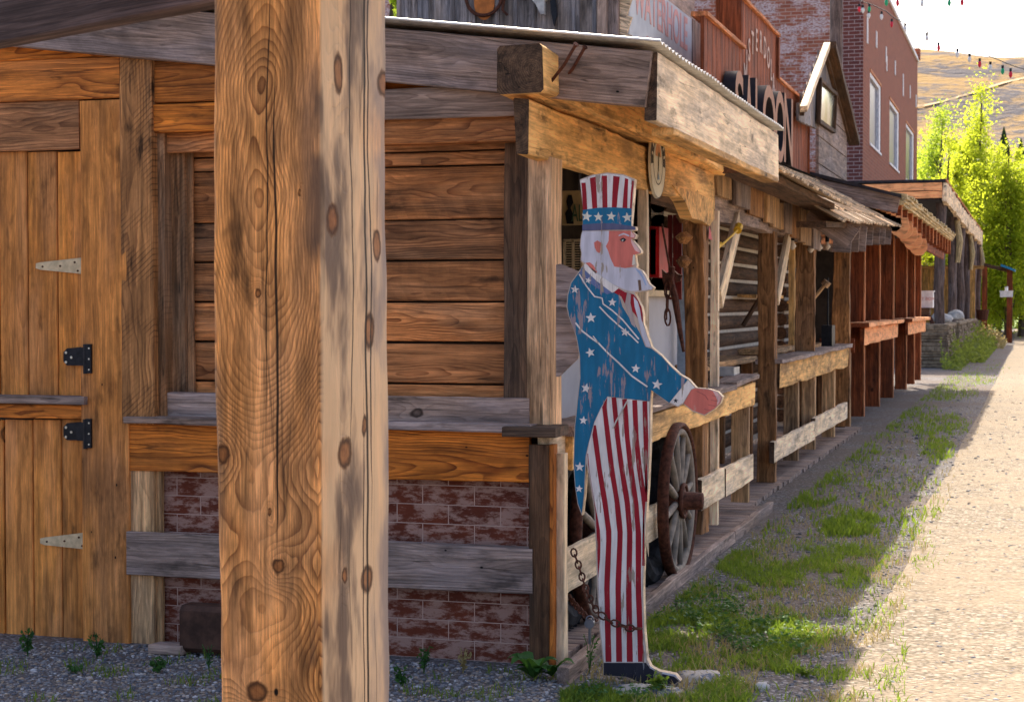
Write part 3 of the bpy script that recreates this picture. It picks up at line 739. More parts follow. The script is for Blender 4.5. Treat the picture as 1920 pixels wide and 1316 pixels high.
m = MB(); OL = [(1063, 420), (1060, 400), (1065, 392), (1062, 378), (1066, 366), (1072, 366), (1075, 380), (1070, 390), (1074, 400), (1076, 420)]
m.prism([PY(u, v, 9.598) for u, v in OL], (0, -.004, 0)); m.build('figure', BLACKM, po)
text('letters', 'ALL', plain('green_ink', (.06, .12, .07), .8), PY(1087, 415, 9.592), .14, 'Y', po, sx=.42, ext=.002)
# hanging hooks and chain
def chain(mb, pts, lr=.016, wr=.0042, slot=0, asp=1.5):
    pts = [Vector(p) for p in pts]; seg = []
    step = lr * 2 * asp * .78; tot = 0; acc = []
    for i in range(len(pts) - 1): acc.append((tot, pts[i], pts[i + 1], (pts[i + 1] - pts[i]).length)); tot += acc[-1][3]
    n = int(tot / step)
    for k in range(n):
        t = (k + .5) * step
        for (t0, p, q, ln) in acc:
            if t0 <= t <= t0 + ln: break
        c = p + (q - p) * ((t - t0) / ln); d = (q - p).normalized()
        ref = Vector((1, 0, 0)) if k % 2 else Vector((0, 1, 0)); x = d.cross(ref)
        if x.length < .1: x = d.cross(Vector((0, 0, 1)))
        x.normalize(); lp = []
        for j in range(11):
            a = 2 * math.pi * j / 10; lp.append(c + d * math.sin(a) * lr * asp + x * math.cos(a) * lr)
        mb.tube(lp, wr, 6, slot, caps=False)
hk_ = thing('chain_hoist', 'rusty double hook pulley with hanging oval chain links inside the porch', 'hook and chain', (-2.1, 9.3, 1.2))
m = MB(); p = PY(1255, 520, 9.3)
m.tube([PY(1241, 420, 9.3), PY(1258, 515, 9.3)], .006, 8)
m.tube([PY(1262, 500, 9.3), PY(1257, 525, 9.3), PY(1266, 560, 9.3), PY(1275, 620, 9.3), PY(1282, 660, 9.3)], [.012, .02, .02, .014, .008], 8)
m.prism([PY(u, v, 9.3) for u, v in ((1242, 505), (1250, 512), (1258, 510), (1259, 530), (1248, 537), (1244, 528))], (0, -.02, 0))
m.prism([PY(u, v, 9.25) for u, v in ((1266, 508), (1272, 514), (1281, 516), (1276, 527), (1268, 530))], (0, -.02, 0)); m.build('hook', RUST, hk_)
m = MB(); chain(m, [PY(1252, 530, 9.28), PY(1251, 575, 9.28), PY(1253, 625, 9.28)], .016, .0055, asp=3.0); m.build('chain', RUST, hk_)
m = MB(); m.tube([PY(1252, 537, 9.3), PY(1250, 540, 9.3), PY(1250, 600, 9.3)], .004, 6); m.build('wire', RUST, hk_)
# wire rack
wr = MB(); Yr_ = PX(1362, 680, -2.05).y
for (u0, u1) in ((1332, 1362),):
    wr.tube([PY(1330, 600, Yr_), PY(1338, 598, Yr_), PY(1341, 608, Yr_), PY(1343, 722, Yr_)], .006, 6)
    for v in (632, 660, 690, 715): wr.tube([PY(1326, v - 6, Yr_), PY(1343, v + 2, Yr_)], .004, 6)
wr.build('wire_rack', BLACKM, label='thin black wire rack seen between the porch posts', category='rack')
# round sign on the header
sg = thing('round_sign', 'small round cream sign with dark lettered ring on the header beam', 'sign', (-1.85, 8.6, 2.0))
c = PX(1232, 305, -1.84); RR = .182; 
SX = -1.835
m = MB(); m.tube([(SX - .012, c.y, c.z), (SX, c.y, c.z)], RR, 48); m.build('disc', plain('cream_enamel', (.66, .60, .46), .6, var=.1), sg)
DINK = plain('dark_ink', (.05, .04, .03), .7)
def disc(mb, X, r0, r1, t0=0, t1=2 * math.pi, cz=0, n=48, ry=1):
    vs = []
    for i in range(n + 1):
        t = t0 + (t1 - t0) * i / n; vs += [(X, c.y + math.cos(t) * r0, c.z + cz + math.sin(t) * r0 * ry), (X, c.y + math.cos(t) * r1, c.z + cz + math.sin(t) * r1 * ry)]
    mb.add(vs, [(2 * i, 2 * i + 1, 2 * i + 3, 2 * i + 2) for i in range(n)])
m = MB(); disc(m, SX + .001, .118, .172, -.1, math.pi + .1); disc(m, SX + .001, .108, .114); disc(m, SX + .001, .177, .181); m.build('ring', DINK, sg)
m = MB()
for k in range(9):
    t = .25 + (math.pi - .5) * k / 8
    d = Vector((0, math.cos(t), math.sin(t))); e = Vector((0, -math.sin(t), math.cos(t))); q = Vector((SX + .0025, c.y, c.z)) + d * .146
    m.add([q - e * .008 - d * .017, q + e * .008 - d * .017, q + e * .006 + d * .017, q - e * .006 + d * .017], [(0, 1, 2, 3)])
m.build('lettering', plain('cream_letter', (.7, .62, .48), .6), sg)
m = MB(); disc(m, SX + .0015, .0, .07, 0, math.pi, cz=.03); m.build('sunset', plain('sunset_orange', (.62, .28, .12), .7), sg)
m = MB(); m.add([(SX + .003, c.y + a, c.z + b) for a, b in ((-.02, .06), (.0, .045), (.035, .055), (.03, .035), (.01, .025), (.012, -.04), (.0, -.05), (-.008, -.01), (-.006, .035))], [tuple(range(9))]); m.build('emblem', plain('olive_ink', (.16, .15, .08), .8), sg)
m = MB(); m.add([(SX + .003, c.y + a, c.z + b) for a, b in ((-.03, -.09), (.03, -.085), (.02, -.07), (0, -.05), (-.015, -.07))], [tuple(range(5))]); m.build('emblem', plain('blue_ink', (.30, .38, .45), .8), sg)
# small flag scrap on the post
m = MB(); p = PX(1330, 435, -1.86); m.add([p + Vector((0, 0, .04)), p + Vector((.0, .06, 0)), p + Vector((.01, .05, -.05)), p + Vector((.0, -.02, -.04))], [(0, 1, 2, 3)]); m.build('flag_scrap', REDP, label='scrap of a small red and white flag on the carved post', category='flag')
# gutter-side clutter at the wall foot
m = MB(); a, b = PY(345, 1132, 6.5), PY(400, 1222, 6.5)
m.board((a.x, 6.52, (a.z + b.z) / 2), (b.x + .06, 6.52, (a.z + b.z) / 2), a.z - b.z, .12, ch=.02, wob=.002); m.build('utility_box', plain('rusty_brown', (.075, .035, .022), .7, .2, var=.5), label='dark rusty metal box on the ground against the wall', category='box')
m = MB(); a = GD(290, 1222); b = GD(350, 1228); m.board(a + Vector((0, 0, .02)), b + Vector((0, 0, .025)), .09, .04, up=(0, 1, 0)); m.build('wood_scrap', W_GREY, label='grey wood block lying at the wall foot beside the rusty box', category='wood block')
# ================================================================ PAINTED CUTOUT FIGURE
YS = 6.50
P_WHITE = painted('paint_white', (.74, .68, .64), worn=.5)
P_LILAC = painted('paint_lilac_white', (.56, .54, .60), worn=.42)
P_RED = painted('paint_red', (.30, .008, .018), (.30, .16, .13), worn=.42)
P_BLUE = painted('paint_blue', (.010, .14, .265), (.30, .23, .25), worn=.62)
P_NAVY = painted('paint_navy_brim', (.10, .105, .19), worn=.3)
P_SKIN = painted('paint_skin', (.64, .17, .13), (.5, .30, .24), worn=.45)
P_PINK = painted('paint_pink', (.72, .45, .42), worn=.3)
P_BLACK = painted('paint_black', (.018, .018, .028), (.22, .2, .2), worn=.4)
P_CREAM = painted('paint_cream_star', (.66, .62, .52), (.45, .3, .15), worn=.45)
P_LEAD = painted('paint_under', (.55, .44, .36), (.4, .3, .22), worn=.4)
S = thing('figure_cutout', 'painted wooden cutout of a bearded man in striped top hat and starred blue coat', 'cutout figure', (-1.55, YS, 0))
OUT = [(1087, 337), (1110, 328), (1139, 324), (1168, 327), (1190, 336), (1187, 375), (1183, 424), (1192, 425), (1192, 432), (1184, 434), (1193, 441), (1191, 448), (1184, 448), (1193, 458),
       (1202, 470), (1202, 475), (1194, 478), (1191, 476), (1192, 490), (1194, 497), (1193, 502), (1203, 507), (1210, 517), (1217, 532), (1226, 539), (1223, 544), (1211, 546), (1190, 549), (1196, 562), (1203, 575), (1206, 590), (1207, 606),
       (1214, 629), (1222, 651), (1240, 666), (1255, 683), (1275, 702), (1291, 711), (1305, 727), (1328, 729), (1345, 734), (1355, 744), (1351, 756), (1340, 767), (1321, 779), (1298, 771), (1281, 757), (1271, 763), (1254, 755), (1238, 744), (1221, 731),
       (1220, 760), (1219, 830), (1216, 900), (1212, 960), (1208, 1030), (1206, 1100), (1208, 1180), (1213, 1235), (1220, 1250), (1235, 1258), (1266, 1264), (1276, 1276), (1266, 1283), (1208, 1282), (1174, 1269), (1131, 1266),
       (1131, 1243), (1124, 1180), (1120, 1110), (1117, 1020), (1114, 955), (1106, 900), (1099, 868), (1096, 925), (1091, 966), (1083, 945), (1078, 910), (1075, 870), (1077, 800), (1082, 753), (1087, 708), (1086, 666), (1080, 631),
       (1066, 593), (1062, 575), (1064, 552), (1070, 530), (1084, 510), (1095, 495), (1088, 489), (1090, 475), (1087, 462), (1089, 443), (1092, 432), (1093, 392)]
m = MB(); m.prism([PY(u, v, YS) for u, v in OUT], (0, .038, 0), 0, 1); m.build('board', [P_LEAD, W_PALE], S)
LAY = [0]
def paint(name, polys, mats, parent=S, lift=None, th=.0016, **k):
    """polys: list of (points, slot, level)"""
    m = MB()
    for pts, slot, lev in polys:
        y = YS - .0008 - lev * .0011
        m.prism([PY(u, v, y) for u, v in pts], (0, -.0009, 0), slot)
    return m.build(name, mats, parent, **k)
def star(cu, cv, r, rot=0.0, lev=3, slot=1):
    return ([(cu + r * (1 if i % 2 == 0 else .42) * math.sin(rot + i * math.pi / 5), cv - r * (1 if i % 2 == 0 else .42) * math.cos(rot + i * math.pi / 5)) for i in range(10)], slot, lev)
# hat
hatw = [(1088, 339), (1110, 330), (1139, 326), (1168, 329), (1188, 338), (1185, 375), (1182, 394), (1095, 393), (1091, 365)]
def stripe_between(top, bot, a0, a1):
    L = lambda s, t: (s[0] + (s[1] - s[0]) * t)
    return None
tops = [1090, 1098, 1106, 1117, 1128, 1138, 1150, 1162, 1172, 1178, 1185, 1189]
bots = [1093, 1101, 1111, 1120, 1130, 1139, 1147, 1156, 1167, 1176, 1181, 1184]
pl = [(hatw, 0, 0)]
def ytop(u): return 326.5 + ((u - 1139) / 50.0) ** 2 * 11
for a in (0, 2, 4, 6, 8, 10):
    u0, u1, b0, b1 = tops[a], tops[a + 1], bots[a], bots[a + 1]
    pl.append(([(u0, ytop(u0) + (6 if a < 2 else 3)), (u1, ytop(u1) + (9 if a < 2 else 3)), ((u1 * .45 + b1 * .55), 362), (b1, 394), (b0, 394), ((u0 * .45 + b0 * .55), 362)], 1, 1))
hat = paint('hat', pl, [P_WHITE, P_RED])
pl = [([(1093, 394), (1120, 390), (1150, 389), (1184, 391), (1184, 424), (1150, 419), (1120, 419), (1093, 421)], 0, 2),
      star(1100, 406, 10.5, .15, lev=3), star(1122, 407, 9.5, .0, lev=3), star(1146, 406, 9.5, .1, lev=3), star(1176, 408, 10, -.1, lev=3)]
paint('hat_band', pl, [P_BLUE, P_CREAM], hat)
pl = [([(1092, 421), (1120, 419), (1150, 419), (1184, 424), (1191, 426), (1191, 431), (1150, 431), (1092, 433)], 0, 2)]
paint('hat_brim', pl, [P_NAVY], hat)
# head
face = [(1142, 433), (1182, 433), (1191, 441), (1189, 447), (1183, 448), (1190, 458), (1200, 471), (1199, 475), (1192, 477), (1190, 478), (1191, 496), (1186, 500), (1172, 503), (1152, 500), (1145, 485), (1140, 470), (1136, 462), (1141, 452)]
pl = [(face, 0, 0), ([(1183, 434), (1190, 442), (1188, 446), (1182, 445)], 1, 1), ([(1183, 447), (1190, 458), (1200, 471), (1198, 474), (1191, 470), (1184, 456)], 1, 1), ([(1187, 478), (1190, 478), (1191, 496), (1185, 498)], 2, 1),
      ([(1160, 441), (1169, 437), (1180, 441), (1180, 444), (1170, 440), (1160, 443)], 3, 1), ([(1163, 450), (1169, 446), (1174, 450), (1170, 454), (1165, 453)], 4, 1), ([(1165, 451), (1169, 448.5), (1171.5, 451), (1168, 453)], 2, 2), ([(1169, 449.5), (1171.5, 450), (1171, 453), (1168.6, 452.5)], 4, 3),
      ([(1161, 449.5), (1169, 446), (1175, 449.5), (1169, 447.5)], 4, 3)]
fc = paint('face', pl, [P_SKIN, P_PINK, P_CREAM, P_LILAC, P_BLACK])
hair = [(1093, 433), (1142, 433), (1141, 452), (1136, 462), (1140, 470), (1145, 485), (1152, 500), (1172, 503), (1192, 502), (1203, 508), (1209, 518), (1216, 533), (1224, 539), (1222, 543), (1211, 544), (1183, 546), (1170, 543), (1150, 533), (1135, 524), (1118, 510), (1104, 497), (1097, 493), (1090, 488), (1091, 475), (1089, 462), (1090, 443)]
pl = [(hair, 0, 0), ([(1114, 455), (1120, 451), (1127, 455), (1128, 468), (1124, 475), (1119, 472), (1115, 464)], 1, 1), ([(1196, 525), (1201, 525), (1203, 544), (1198, 545)], 2, 1),
      ([(1190, 503), (1200, 508), (1207, 520), (1213, 535), (1210, 535), (1204, 521), (1197, 511)], 3, 1)]
paint('hair_and_beard', pl, [P_LILAC, P_SKIN, painted('bare_board', (.16, .09, .06), worn=.5), painted('pale_blue_paint', (.33, .42, .62), worn=.3)])
pl = [([(1098, 493), (1106, 492), (1113, 498), (1120, 510), (1117, 513), (1106, 502)], 1, 2), ([(1093, 498), (1098, 494), (1130, 520), (1160, 540), (1152, 547), (1148, 549), (1120, 528), (1093, 503)], 0, 2)]
paint('collar', pl, [P_WHITE, P_SKIN])
# coat
coat = [(1095, 496), (1093, 503), (1120, 528), (1148, 549), (1156, 546), (1163, 560), (1167, 575), (1180, 596), (1190, 607), (1200, 625), (1210, 650), (1222, 654), (1240, 668), (1254, 684), (1274, 703), (1289, 712), (1255, 755), (1238, 743), (1221, 731), (1218, 752), (1139, 743),
        (1126, 765), (1114, 791), (1104, 828), (1098, 855), (1095, 925), (1091, 962), (1084, 944), (1079, 910), (1076.5, 870), (1078.5, 800), (1083.5, 753), (1088.5, 708), (1087.5, 666), (1081.5, 631), (1067.5, 593), (1064, 575), (1065.5, 553), (1071.5, 531), (1086, 511)]
def line(pts, wdt=1.3, lev=3, slot=1):
    L = []; Rr = []
    for i, p in enumerate(pts):
        a = Vector(pts[max(i - 1, 0)]); b = Vector(pts[min(i + 1, len(pts) - 1)]); d = (b - a).normalized(); nn = Vector((-d.y, d.x)) * wdt
        L.append((p[0] + nn.x, p[1] + nn.y)); Rr.append((p[0] - nn.x, p[1] - nn.y))
    return (L + Rr[::-1], slot, lev)
pl = [(coat, 0, 0)]
for q in ((1078, 543, 8.5, .1), (1103, 526, 6.5, .3), (1148, 567, 8.5, .05), (1108, 596, 10.5, -.05), (1172, 623, 8.5, .15), (1107, 661, 9.5, -.3), (1192, 691, 9, .1), (1232, 721, 10.5, .15), (1099, 728, 10, .2), (1094, 788, 8.5, .1), (1087, 875, 9.5, .05), (1086, 916, 7.5, .1)):
    pl.append(star(*q, lev=2))
pl += [line([(1086, 514), (1100, 537), (1115, 556), (1129, 559), (1131, 570), (1148, 582), (1168, 600), (1178, 612), (1198, 636)]), line([(1124, 575), (1140, 592), (1160, 610), (1184, 630), (1197, 643)]),
       line([(1079, 605), (1091, 620), (1109, 634), (1122, 643), (1140, 662), (1160, 680), (1185, 705), (1214, 725)], 1.5), line([(1112, 630), (1122, 643)], 1.0),
       ([(1086, 512), (1093, 504), (1120, 529), (1147, 549), (1138, 552), (1112, 535), (1096, 520)], 2, 1)]
ct = paint('coat', pl, [P_BLUE, P_WHITE, painted('paint_faded_blue', (.13, .17, .34), worn=.5)])
paint('cuff', [([(1290, 713), (1303, 727), (1296, 730), (1281, 755), (1271, 761), (1256, 754)], 0, 1), star(1267, 751, 5, .1, 2, 1)], [P_WHITE, P_BLACK], ct)
hand = [(1303, 728), (1326, 730), (1344, 735), (1353, 745), (1350, 755), (1339, 766), (1321, 777), (1299, 769), (1282, 756), (1296, 731)]
FDARK = painted('finger_line', (.42, .11, .10), worn=.3)
paint('hand', [(hand, 0, 0), ([(1336, 732), (1344, 735), (1352, 745), (1349, 754), (1344, 760), (1345, 750), (1341, 741)], 1, 1), line([(1335, 741), (1344, 744)], .7, 1, 2), line([(1333, 750), (1346, 752)], .7, 1, 2), line([(1328, 759), (1341, 761)], .7, 1, 2), line([(1320, 767), (1331, 769)], .7, 1, 2), line([(1306, 733), (1322, 741), (1328, 750)], .7, 1, 2)], [P_SKIN, P_PINK, FDARK], ct)
paint('necktie', [([(1150, 548), (1160, 541), (1172, 548), (1188, 552), (1197, 564), (1203, 577), (1205, 590), (1205, 604), (1197, 598), (1188, 586), (1178, 580), (1170, 566), (1165, 556)], 0, 1), ([(1188, 556), (1196, 566), (1200, 580), (1203, 600), (1213, 630), (1221, 651), (1212, 650), (1203, 628), (1196, 596), (1190, 575)], 1, 2),
      ([(1176, 548), (1183, 552), (1182, 568), (1187, 590), (1192, 615), (1184, 608), (1178, 590), (1172, 570)], 2, 2)], [P_RED, P_LILAC, painted('bare_patch', (.42, .33, .31), worn=.7)], ct)
# trousers
def lerp(a, b, t): return a + (b - a) * t
Lft = [(743, 1139), (765, 1127), (791, 1115), (828, 1105), (855, 1100), (905, 1108), (955, 1116), (1020, 1119), (1110, 1122), (1180, 1126), (1241, 1133)]
Rgt = [(752, 1217), (830, 1216.5), (900, 1213.5), (960, 1209.5), (1030, 1205.5), (1100, 1203.5), (1180, 1205.5), (1241, 1211)]
def ev(T, v):
    for (v0, a), (v1, b) in zip(T, T[1:]):
        if v <= v1: return lerp(a, b, max(0, (v - v0) / (v1 - v0)))
    return T[-1][1]
vs_ = [744, 765, 791, 828, 855, 905, 955, 1020, 1110, 1180, 1241]
trs = [(ev(Lft, v), v) for v in vs_] + [(ev(Rgt, v), v) for v in vs_[::-1]][:-1] + [(1217, 753)]
pl = [(trs, 0, 0)]
STR = [[(850, 1098), (880, 1100), (940, 1110), (1000, 1121), (1040, 1121), (1120, 1112)], [(797, 1113), (880, 1124), (940, 1134), (1000, 1142), (1100, 1138), (1240, 1141)], [(745, 1131), (760, 1133), (880, 1147), (940, 1157), (1000, 1163), (1100, 1159), (1240, 1161)],
       [(745, 1151), (820, 1158), (880, 1166), (940, 1176), (1000, 1181), (1100, 1179), (1240, 1181)], [(748, 1171), (820, 1176), (880, 1183), (940, 1192), (1000, 1197), (1100, 1197), (1240, 1202)], [(750, 1190), (820, 1193), (880, 1199), (930, 1207), (975, 1212), (1060, 1214)], [(752, 1209), (820, 1211), (880, 1214), (940, 1219)]]
for L_ in STR:
    a, b = [], []
    v = L_[0][0]
    while True:
        c = ev(L_, v); hw = lerp(4.4, 5.4, (v - 744) / 497.0) * (1 + .12 * nz(v * .02, L_[0][1]))
        a.append((max(c - hw, ev(Lft, v) + .4), v)); b.append((max(min(c + hw, ev(Rgt, v) - .6), ev(Lft, v) + .6), v))
        if v >= L_[-1][0]: break
        v = min(v + 18, L_[-1][0])
    pl.append((a + b[::-1], 1, 1))
tr = paint('trousers', pl, [P_WHITE, P_RED])
sh = [(1132, 1242), (1211, 1242), (1219, 1252), (1234, 1260), (1262, 1266), (1273, 1276), (1265, 1281.5), (1208, 1281), (1174, 1268), (1132, 1265)]
paint('shoe', [(sh, 0, 1), ([(1215, 1244), (1223, 1251), (1237, 1258), (1266, 1264), (1274, 1274), (1266, 1268), (1235, 1261), (1219, 1252)], 1, 2)], [P_BLACK, P_LILAC], S)
# loose stick across the trousers
m = MB(); m.tube([PY(1149, 803, YS - .01), PY(1154, 792, YS - .012), PY(1176, 752, YS - .006)], .003, 6); m.build('bent_wire', GALV, S)
# chain and padlock
ch = thing('lock_chain', 'rusty chain looped over the board stub and round the striped legs', 'chain', (-1.7, 6.45, .3))
m = MB()
chain(m, [PY(1074, 1030, 6.66), PY(1085, 1060, 6.62), PY(1097, 1100, 6.56), PY(1112, 1135, 6.49), PY(1124, 1150, 6.46)], .0125, .0037); m.build('hanging_links', RUST, ch); m = MB()
chain(m, [PY(1124, 1150, 6.46), PY(1145, 1165, 6.455), PY(1180, 1177, 6.455), PY(1214, 1179, 6.46)], .0125, .0037); m.build('wrapped_links', RUST, ch); m = MB()
chain(m, [PY(1066, 1118, 6.86), PY(1080, 1135, 6.75), PY(1104, 1160, 6.6)], .0125, .0037)
m.build('back_links', RUST, ch)
m = MB(); q = PY(1106, 1168, 6.56); m.tube([q + Vector((0, -.012, 0)), q + Vector((0, .012, 0))], .019, 20); m.tube([q + Vector((.0, 0, 0)) + Vector((math.cos(t) * .014, 0, .012 + math.sin(t) * .016)) for t in [i * math.pi / 8 for i in range(9)]], .004, 6)
m.tube([q, q + Vector((0, 0, -.08))], .006, 8); m.build('padlock', plain('dull_steel', (.16, .16, .18), .45, .8), ch)
# rocks
def rock(name, p, s3, mat, seed, label, cat, group=None, sub=3):
    bm = bmesh.new(); bmesh.ops.create_icosphere(bm, subdivisions=sub, radius=1)
    for v in bm.verts:
        n_ = noise.fractal(v.co * 1.1 + Vector((seed, 0, 0)), 1, 2, 3); v.co *= 1 + .28 * n_
        v.co.x *= s3[0]; v.co.y *= s3[1]; v.co.z *= s3[2]
        if v.co.z < -s3[2] * .5: v.co.z = -s3[2] * .5
    me = bpy.data.meshes.new(name); bm.to_mesh(me); bm.free(); me.materials.append(mat)
    for f in me.polygons: f.use_smooth = True
    o = bpy.data.objects.new(name, me); col.objects.link(o); o.location = p; o['label'] = label; o['category'] = cat
    if group: o['group'] = group
    return o
SPECK = plain('speckled_stone', (.52, .46, .42), .85, var=.1, scale=30, bump=.6)
g_ = NT('spotted_rock'); Pq = g_.n('ShaderNodeTexCoord').outputs['Object']
g_.color(g_.mix(g_.ss(g_.noise(Pq, 26, 3, .6), .52, .6), (.40, .36, .31), (.10, .12, .17))); g_.bump(g_.noise(Pq, 40, 4, .6), .6, .004); SPOT = g_.m
p = PY(1262, 1285, 6.53); rock('flat_rock', (p.x + .09, 6.66, .0), (.10, .08, .03), SPOT, 3, 'pale rock with dark spots under the black shoe tip', 'rock')
p = PY(1215, 1305, 6.42); rock('flat_rock', (p.x + .0, 6.37, -.004), (.15, .07, .030), SPOT, 8, 'flat white blue speckled rock in the grass in front of the shoe', 'rock')
p = GD(1428, 1292); rock('pebble', (p.x, p.y, .01), (.028, .02, .02), ROCKW, 5, 'single pale pebble lying alone on the grey gravel', 'rock', sub=2)

# ================================================================ LOG CABIN WITH PORCH
Bc = thing('log_cabin', 'dark log cabin with pale chinking behind a shake roofed porch', 'cabin', (-2.7, 16, 0))
m = MB(); XL = -2.75
for k in range(15):
    z = .22 + k * .155
    m.tube([(XL, 13.0, z), (XL, 15.0, z), (XL, 18.6 + (.08 if k % 2 else 0), z)], [.073, .078, .073], 12, wob=.06)
    m.tube([(XL, 19.6, z), (XL, 21.2, z), (XL, 22.7, z)], [.073, .078, .073], 12, wob=.06)
m.smooth = True; m.build('log_wall', W_CABIN, Bc)
m = MB(); m.box((XL - .06, 13.0, .1), (XL + .040, 18.5, 2.45)); m.box((XL - .06, 19.65, .1), (XL + .040, 22.6, 2.45)); m.build('chinking', CHINK, Bc)
m = MB(); SB(m, 18.9, 19.15, .1, 2.3, XL + .25, .06, 'v'); SB(m, 19.18, 19.55, .1, 2.3, XL + .2, .05, 'v'); m.build('door_jamb', W_HEWN, Bc)
for z in (1.0, 1.75):
    m = MB(); m.box((XL + .245, 18.98, z), (XL + .262, 19.06, z + .12)); m.build('hinge', GALV, Bc)
for yy, z in ((17.0, 1.55), (20.4, 1.5)):
    m = MB(); m.board((XL + .18, yy - .9, z), (XL + .18, yy + .9, z), .18, .03, up=(-1, 0, 0)); m.build('wall_shelf', W_HEWN, Bc)
    for e in (-.5, .5):
        m = MB(); m.board((XL + .24, yy + e, z - .02), (XL + .1, yy + e - .12, z - .28), .04, .03); m.build('shelf_bracket', W_CABIN, Bc)
# porch of the cabin
m = MB(); m.board((-2.06, 11.3, 2.115), (-2.06, 15.9, 2.14), .18, .09, wob=.012, sag=.0, endslot=1); m.build('porch_lintel', [W_GREY, W_DARK], Bc)
XB = -1.99
posts_b = ((1420, 1453, .04, 2.05, .1, W_BROWNPOST, 'brown porch post with a large dark knot'), (1490, 1526, .95, 2.05, .1, W_BROWNPOST, 'crooked porch post orange near its top'), (1561, 1593, .1, 2.1, .1, W_BROWNPOST, None))
for (u0, u1, z0, z1, dep, mt, lab) in posts_b:
    m = MB(); Y = PX(u1, 700, XB).y
    x0 = PY(u0, 700, Y).x
    m.board(((x0 + XB) / 2, Y + .06, z0), ((x0 + XB) / 2, Y + .06, z1), min(.2, XB - x0), .12, up=(-1, 0, 0), wob=.012, seg=30)
    o = m.build('porch_post', mt, Bc)
    if lab: o['label'] = lab
def brace(u0, v0, u1, v1, w):
    m = MB(); a = PX(u0, v0, XB - .02); b = PX(u1, v1, XB - .02); m.board(a, b, w, .04, up=(0, -1, .3), wob=.004); m.build('brace', W_PALE, Bc)
brace(1348, 560, 1383, 415, .16); brace(1455, 560, 1478, 440, .14)
m = MB(); SB(m, 14.0, 19.4, .79, 1.0, XB + .02, .05, wob=.012, endslot=1); m.build('rail_apron', [W_HEWN, W_DARK], Bc)
m = MB(); m.board((XB - .05, 13.9, 1.01), (XB - .05, 19.5, 1.02), .22, .035, up=(-1, 0, 0), wob=.008); m.build('rail_cap', W_GREY, Bc)
m = MB(); SB(m, 13.75, 16.4, .205, .375, XB + .02, .04, wob=.006, endslot=1); SB(m, 16.42, 19.35, .22, .40, XB + .02, .04, wob=.006, endslot=1); m.build('lower_rail', [W_PALE, W_DARK], Bc)
for (u0, u1) in ((1467, 1496), (1498, 1528), (1540, 1564), (1568, 1594)):
    m = MB(); post(m, u0, u1, XB - .02, .08, .92, .08, vref=820, wob=.004, w=.13); m.build('baluster', W_POST, Bc)
# valance of short upright boards under the shakes
for i, (u0, u1) in enumerate(((1343, 1370), (1375, 1403), (1404, 1432), (1434, 1446), (1448, 1468), (1468, 1482), (1483, 1497), (1498, 1508), (1509, 1520), (1521, 1535))):
    m = MB(); v0 = 300 + (u0 - 1343) * .45; a = PX(u0, 400, -1.98).y; b = PX(u1, 400, -1.98).y
    um = (u0 + u1) / 2; zt = PX(um, 308 + (um - 1343) * .5, -1.97).z; zb = PX(um, 362 + (um - 1343) * .57, -1.97).z
    SB(m, a, b - .02, zb, zt, -1.97 + .01 * (i % 2), .03, 'v', wob=.006); m.build('valance_board', (W_POST, W_GREY, W_BROWNPOST, W_POST)[i % 4], Bc)
# roof: steep shakes with eave out over the street edge
def shakes(mb, y0, y1, xe, ze, xt, zt, rows, slot=0, wmn=.08, wmx=.16, th=.018, ze1=None, zt1=None, ov=1.45):
    for r_ in range(rows):
        y = y0
        while y < y1:
            wd = random.uniform(wmn, wmx); f = (y - y0) / (y1 - y0)
            E = Vector((xe, y + wd / 2, lerp(ze, ze1 if ze1 is not None else ze, f))); T = Vector((xt, y + wd / 2, lerp(zt, zt1 if zt1 is not None else zt, f)))
            a = E.lerp(T, r_ / rows + random.uniform(-.02, .01)); b = E.lerp(T, min(1.05, (r_ + ov) / rows))
            nn = (T - E).cross(Vector((0, 1, 0))).normalized(); nn = nn if nn.z > 0 else -nn
            up_ = .010 + random.uniform(0, .01)
            mb.board(a + nn * (up_ + .018), b + nn * (up_ - .0), wd - random.uniform(.004, .012), th, up=(0, 1, 0), ch=.003, wob=.002, seg=1, slot=slot)
            y += wd
m = MB(); shakes(m, 10.35, 14.6, -1.50, 2.26, -2.7, 2.80, 5); shakes(m, 14.0, 20.6, -1.52, 2.12, -2.65, 2.86, 6, ze1=2.36, zt1=3.0); m.build('shake_roof', W_SHAKE, Bc)
m = MB(); 
for (a, b, z0, z1) in ((10.4, 14.6, 2.25, 2.25), (14.0, 20.5, 2.08, 2.33)):
    for xx, dz in ((-1.72, .06), (-2.05, .26), (-2.5, .50)): m.board((xx, a, z0 + dz - .03), (xx, b, z1 + dz - .03), .05, .24, wob=.004)
m.build('roof_sheathing', W_CABIN, Bc)
# angled end boards of the eave
m = MB(); a = PY(1518, 392, 15.6); b = PY(1598, 440, 15.6); m.board(a + Vector((0, 0, -.02)), b + Vector((0, 0, -.05)), .2, .03, up=(0, 0, 1)); m.build('barge_board', W_GREY, Bc)
for i, y in enumerate((15.6, 16.3, 17.0, 17.7, 18.5, 19.2, 20.0)):
    m = MB(); h0 = 2.12 + (y - 14) / 6.6 * .24; zb = h0 - .19 - (.05 if i < 3 else -.01)
    m.board((-1.72, y, (h0 + zb) / 2), (-1.56, y, (h0 + zb) / 2 - .01), h0 - zb, .03, wob=.004, seg=2); m.build('valance_board', W_GREY, Bc)
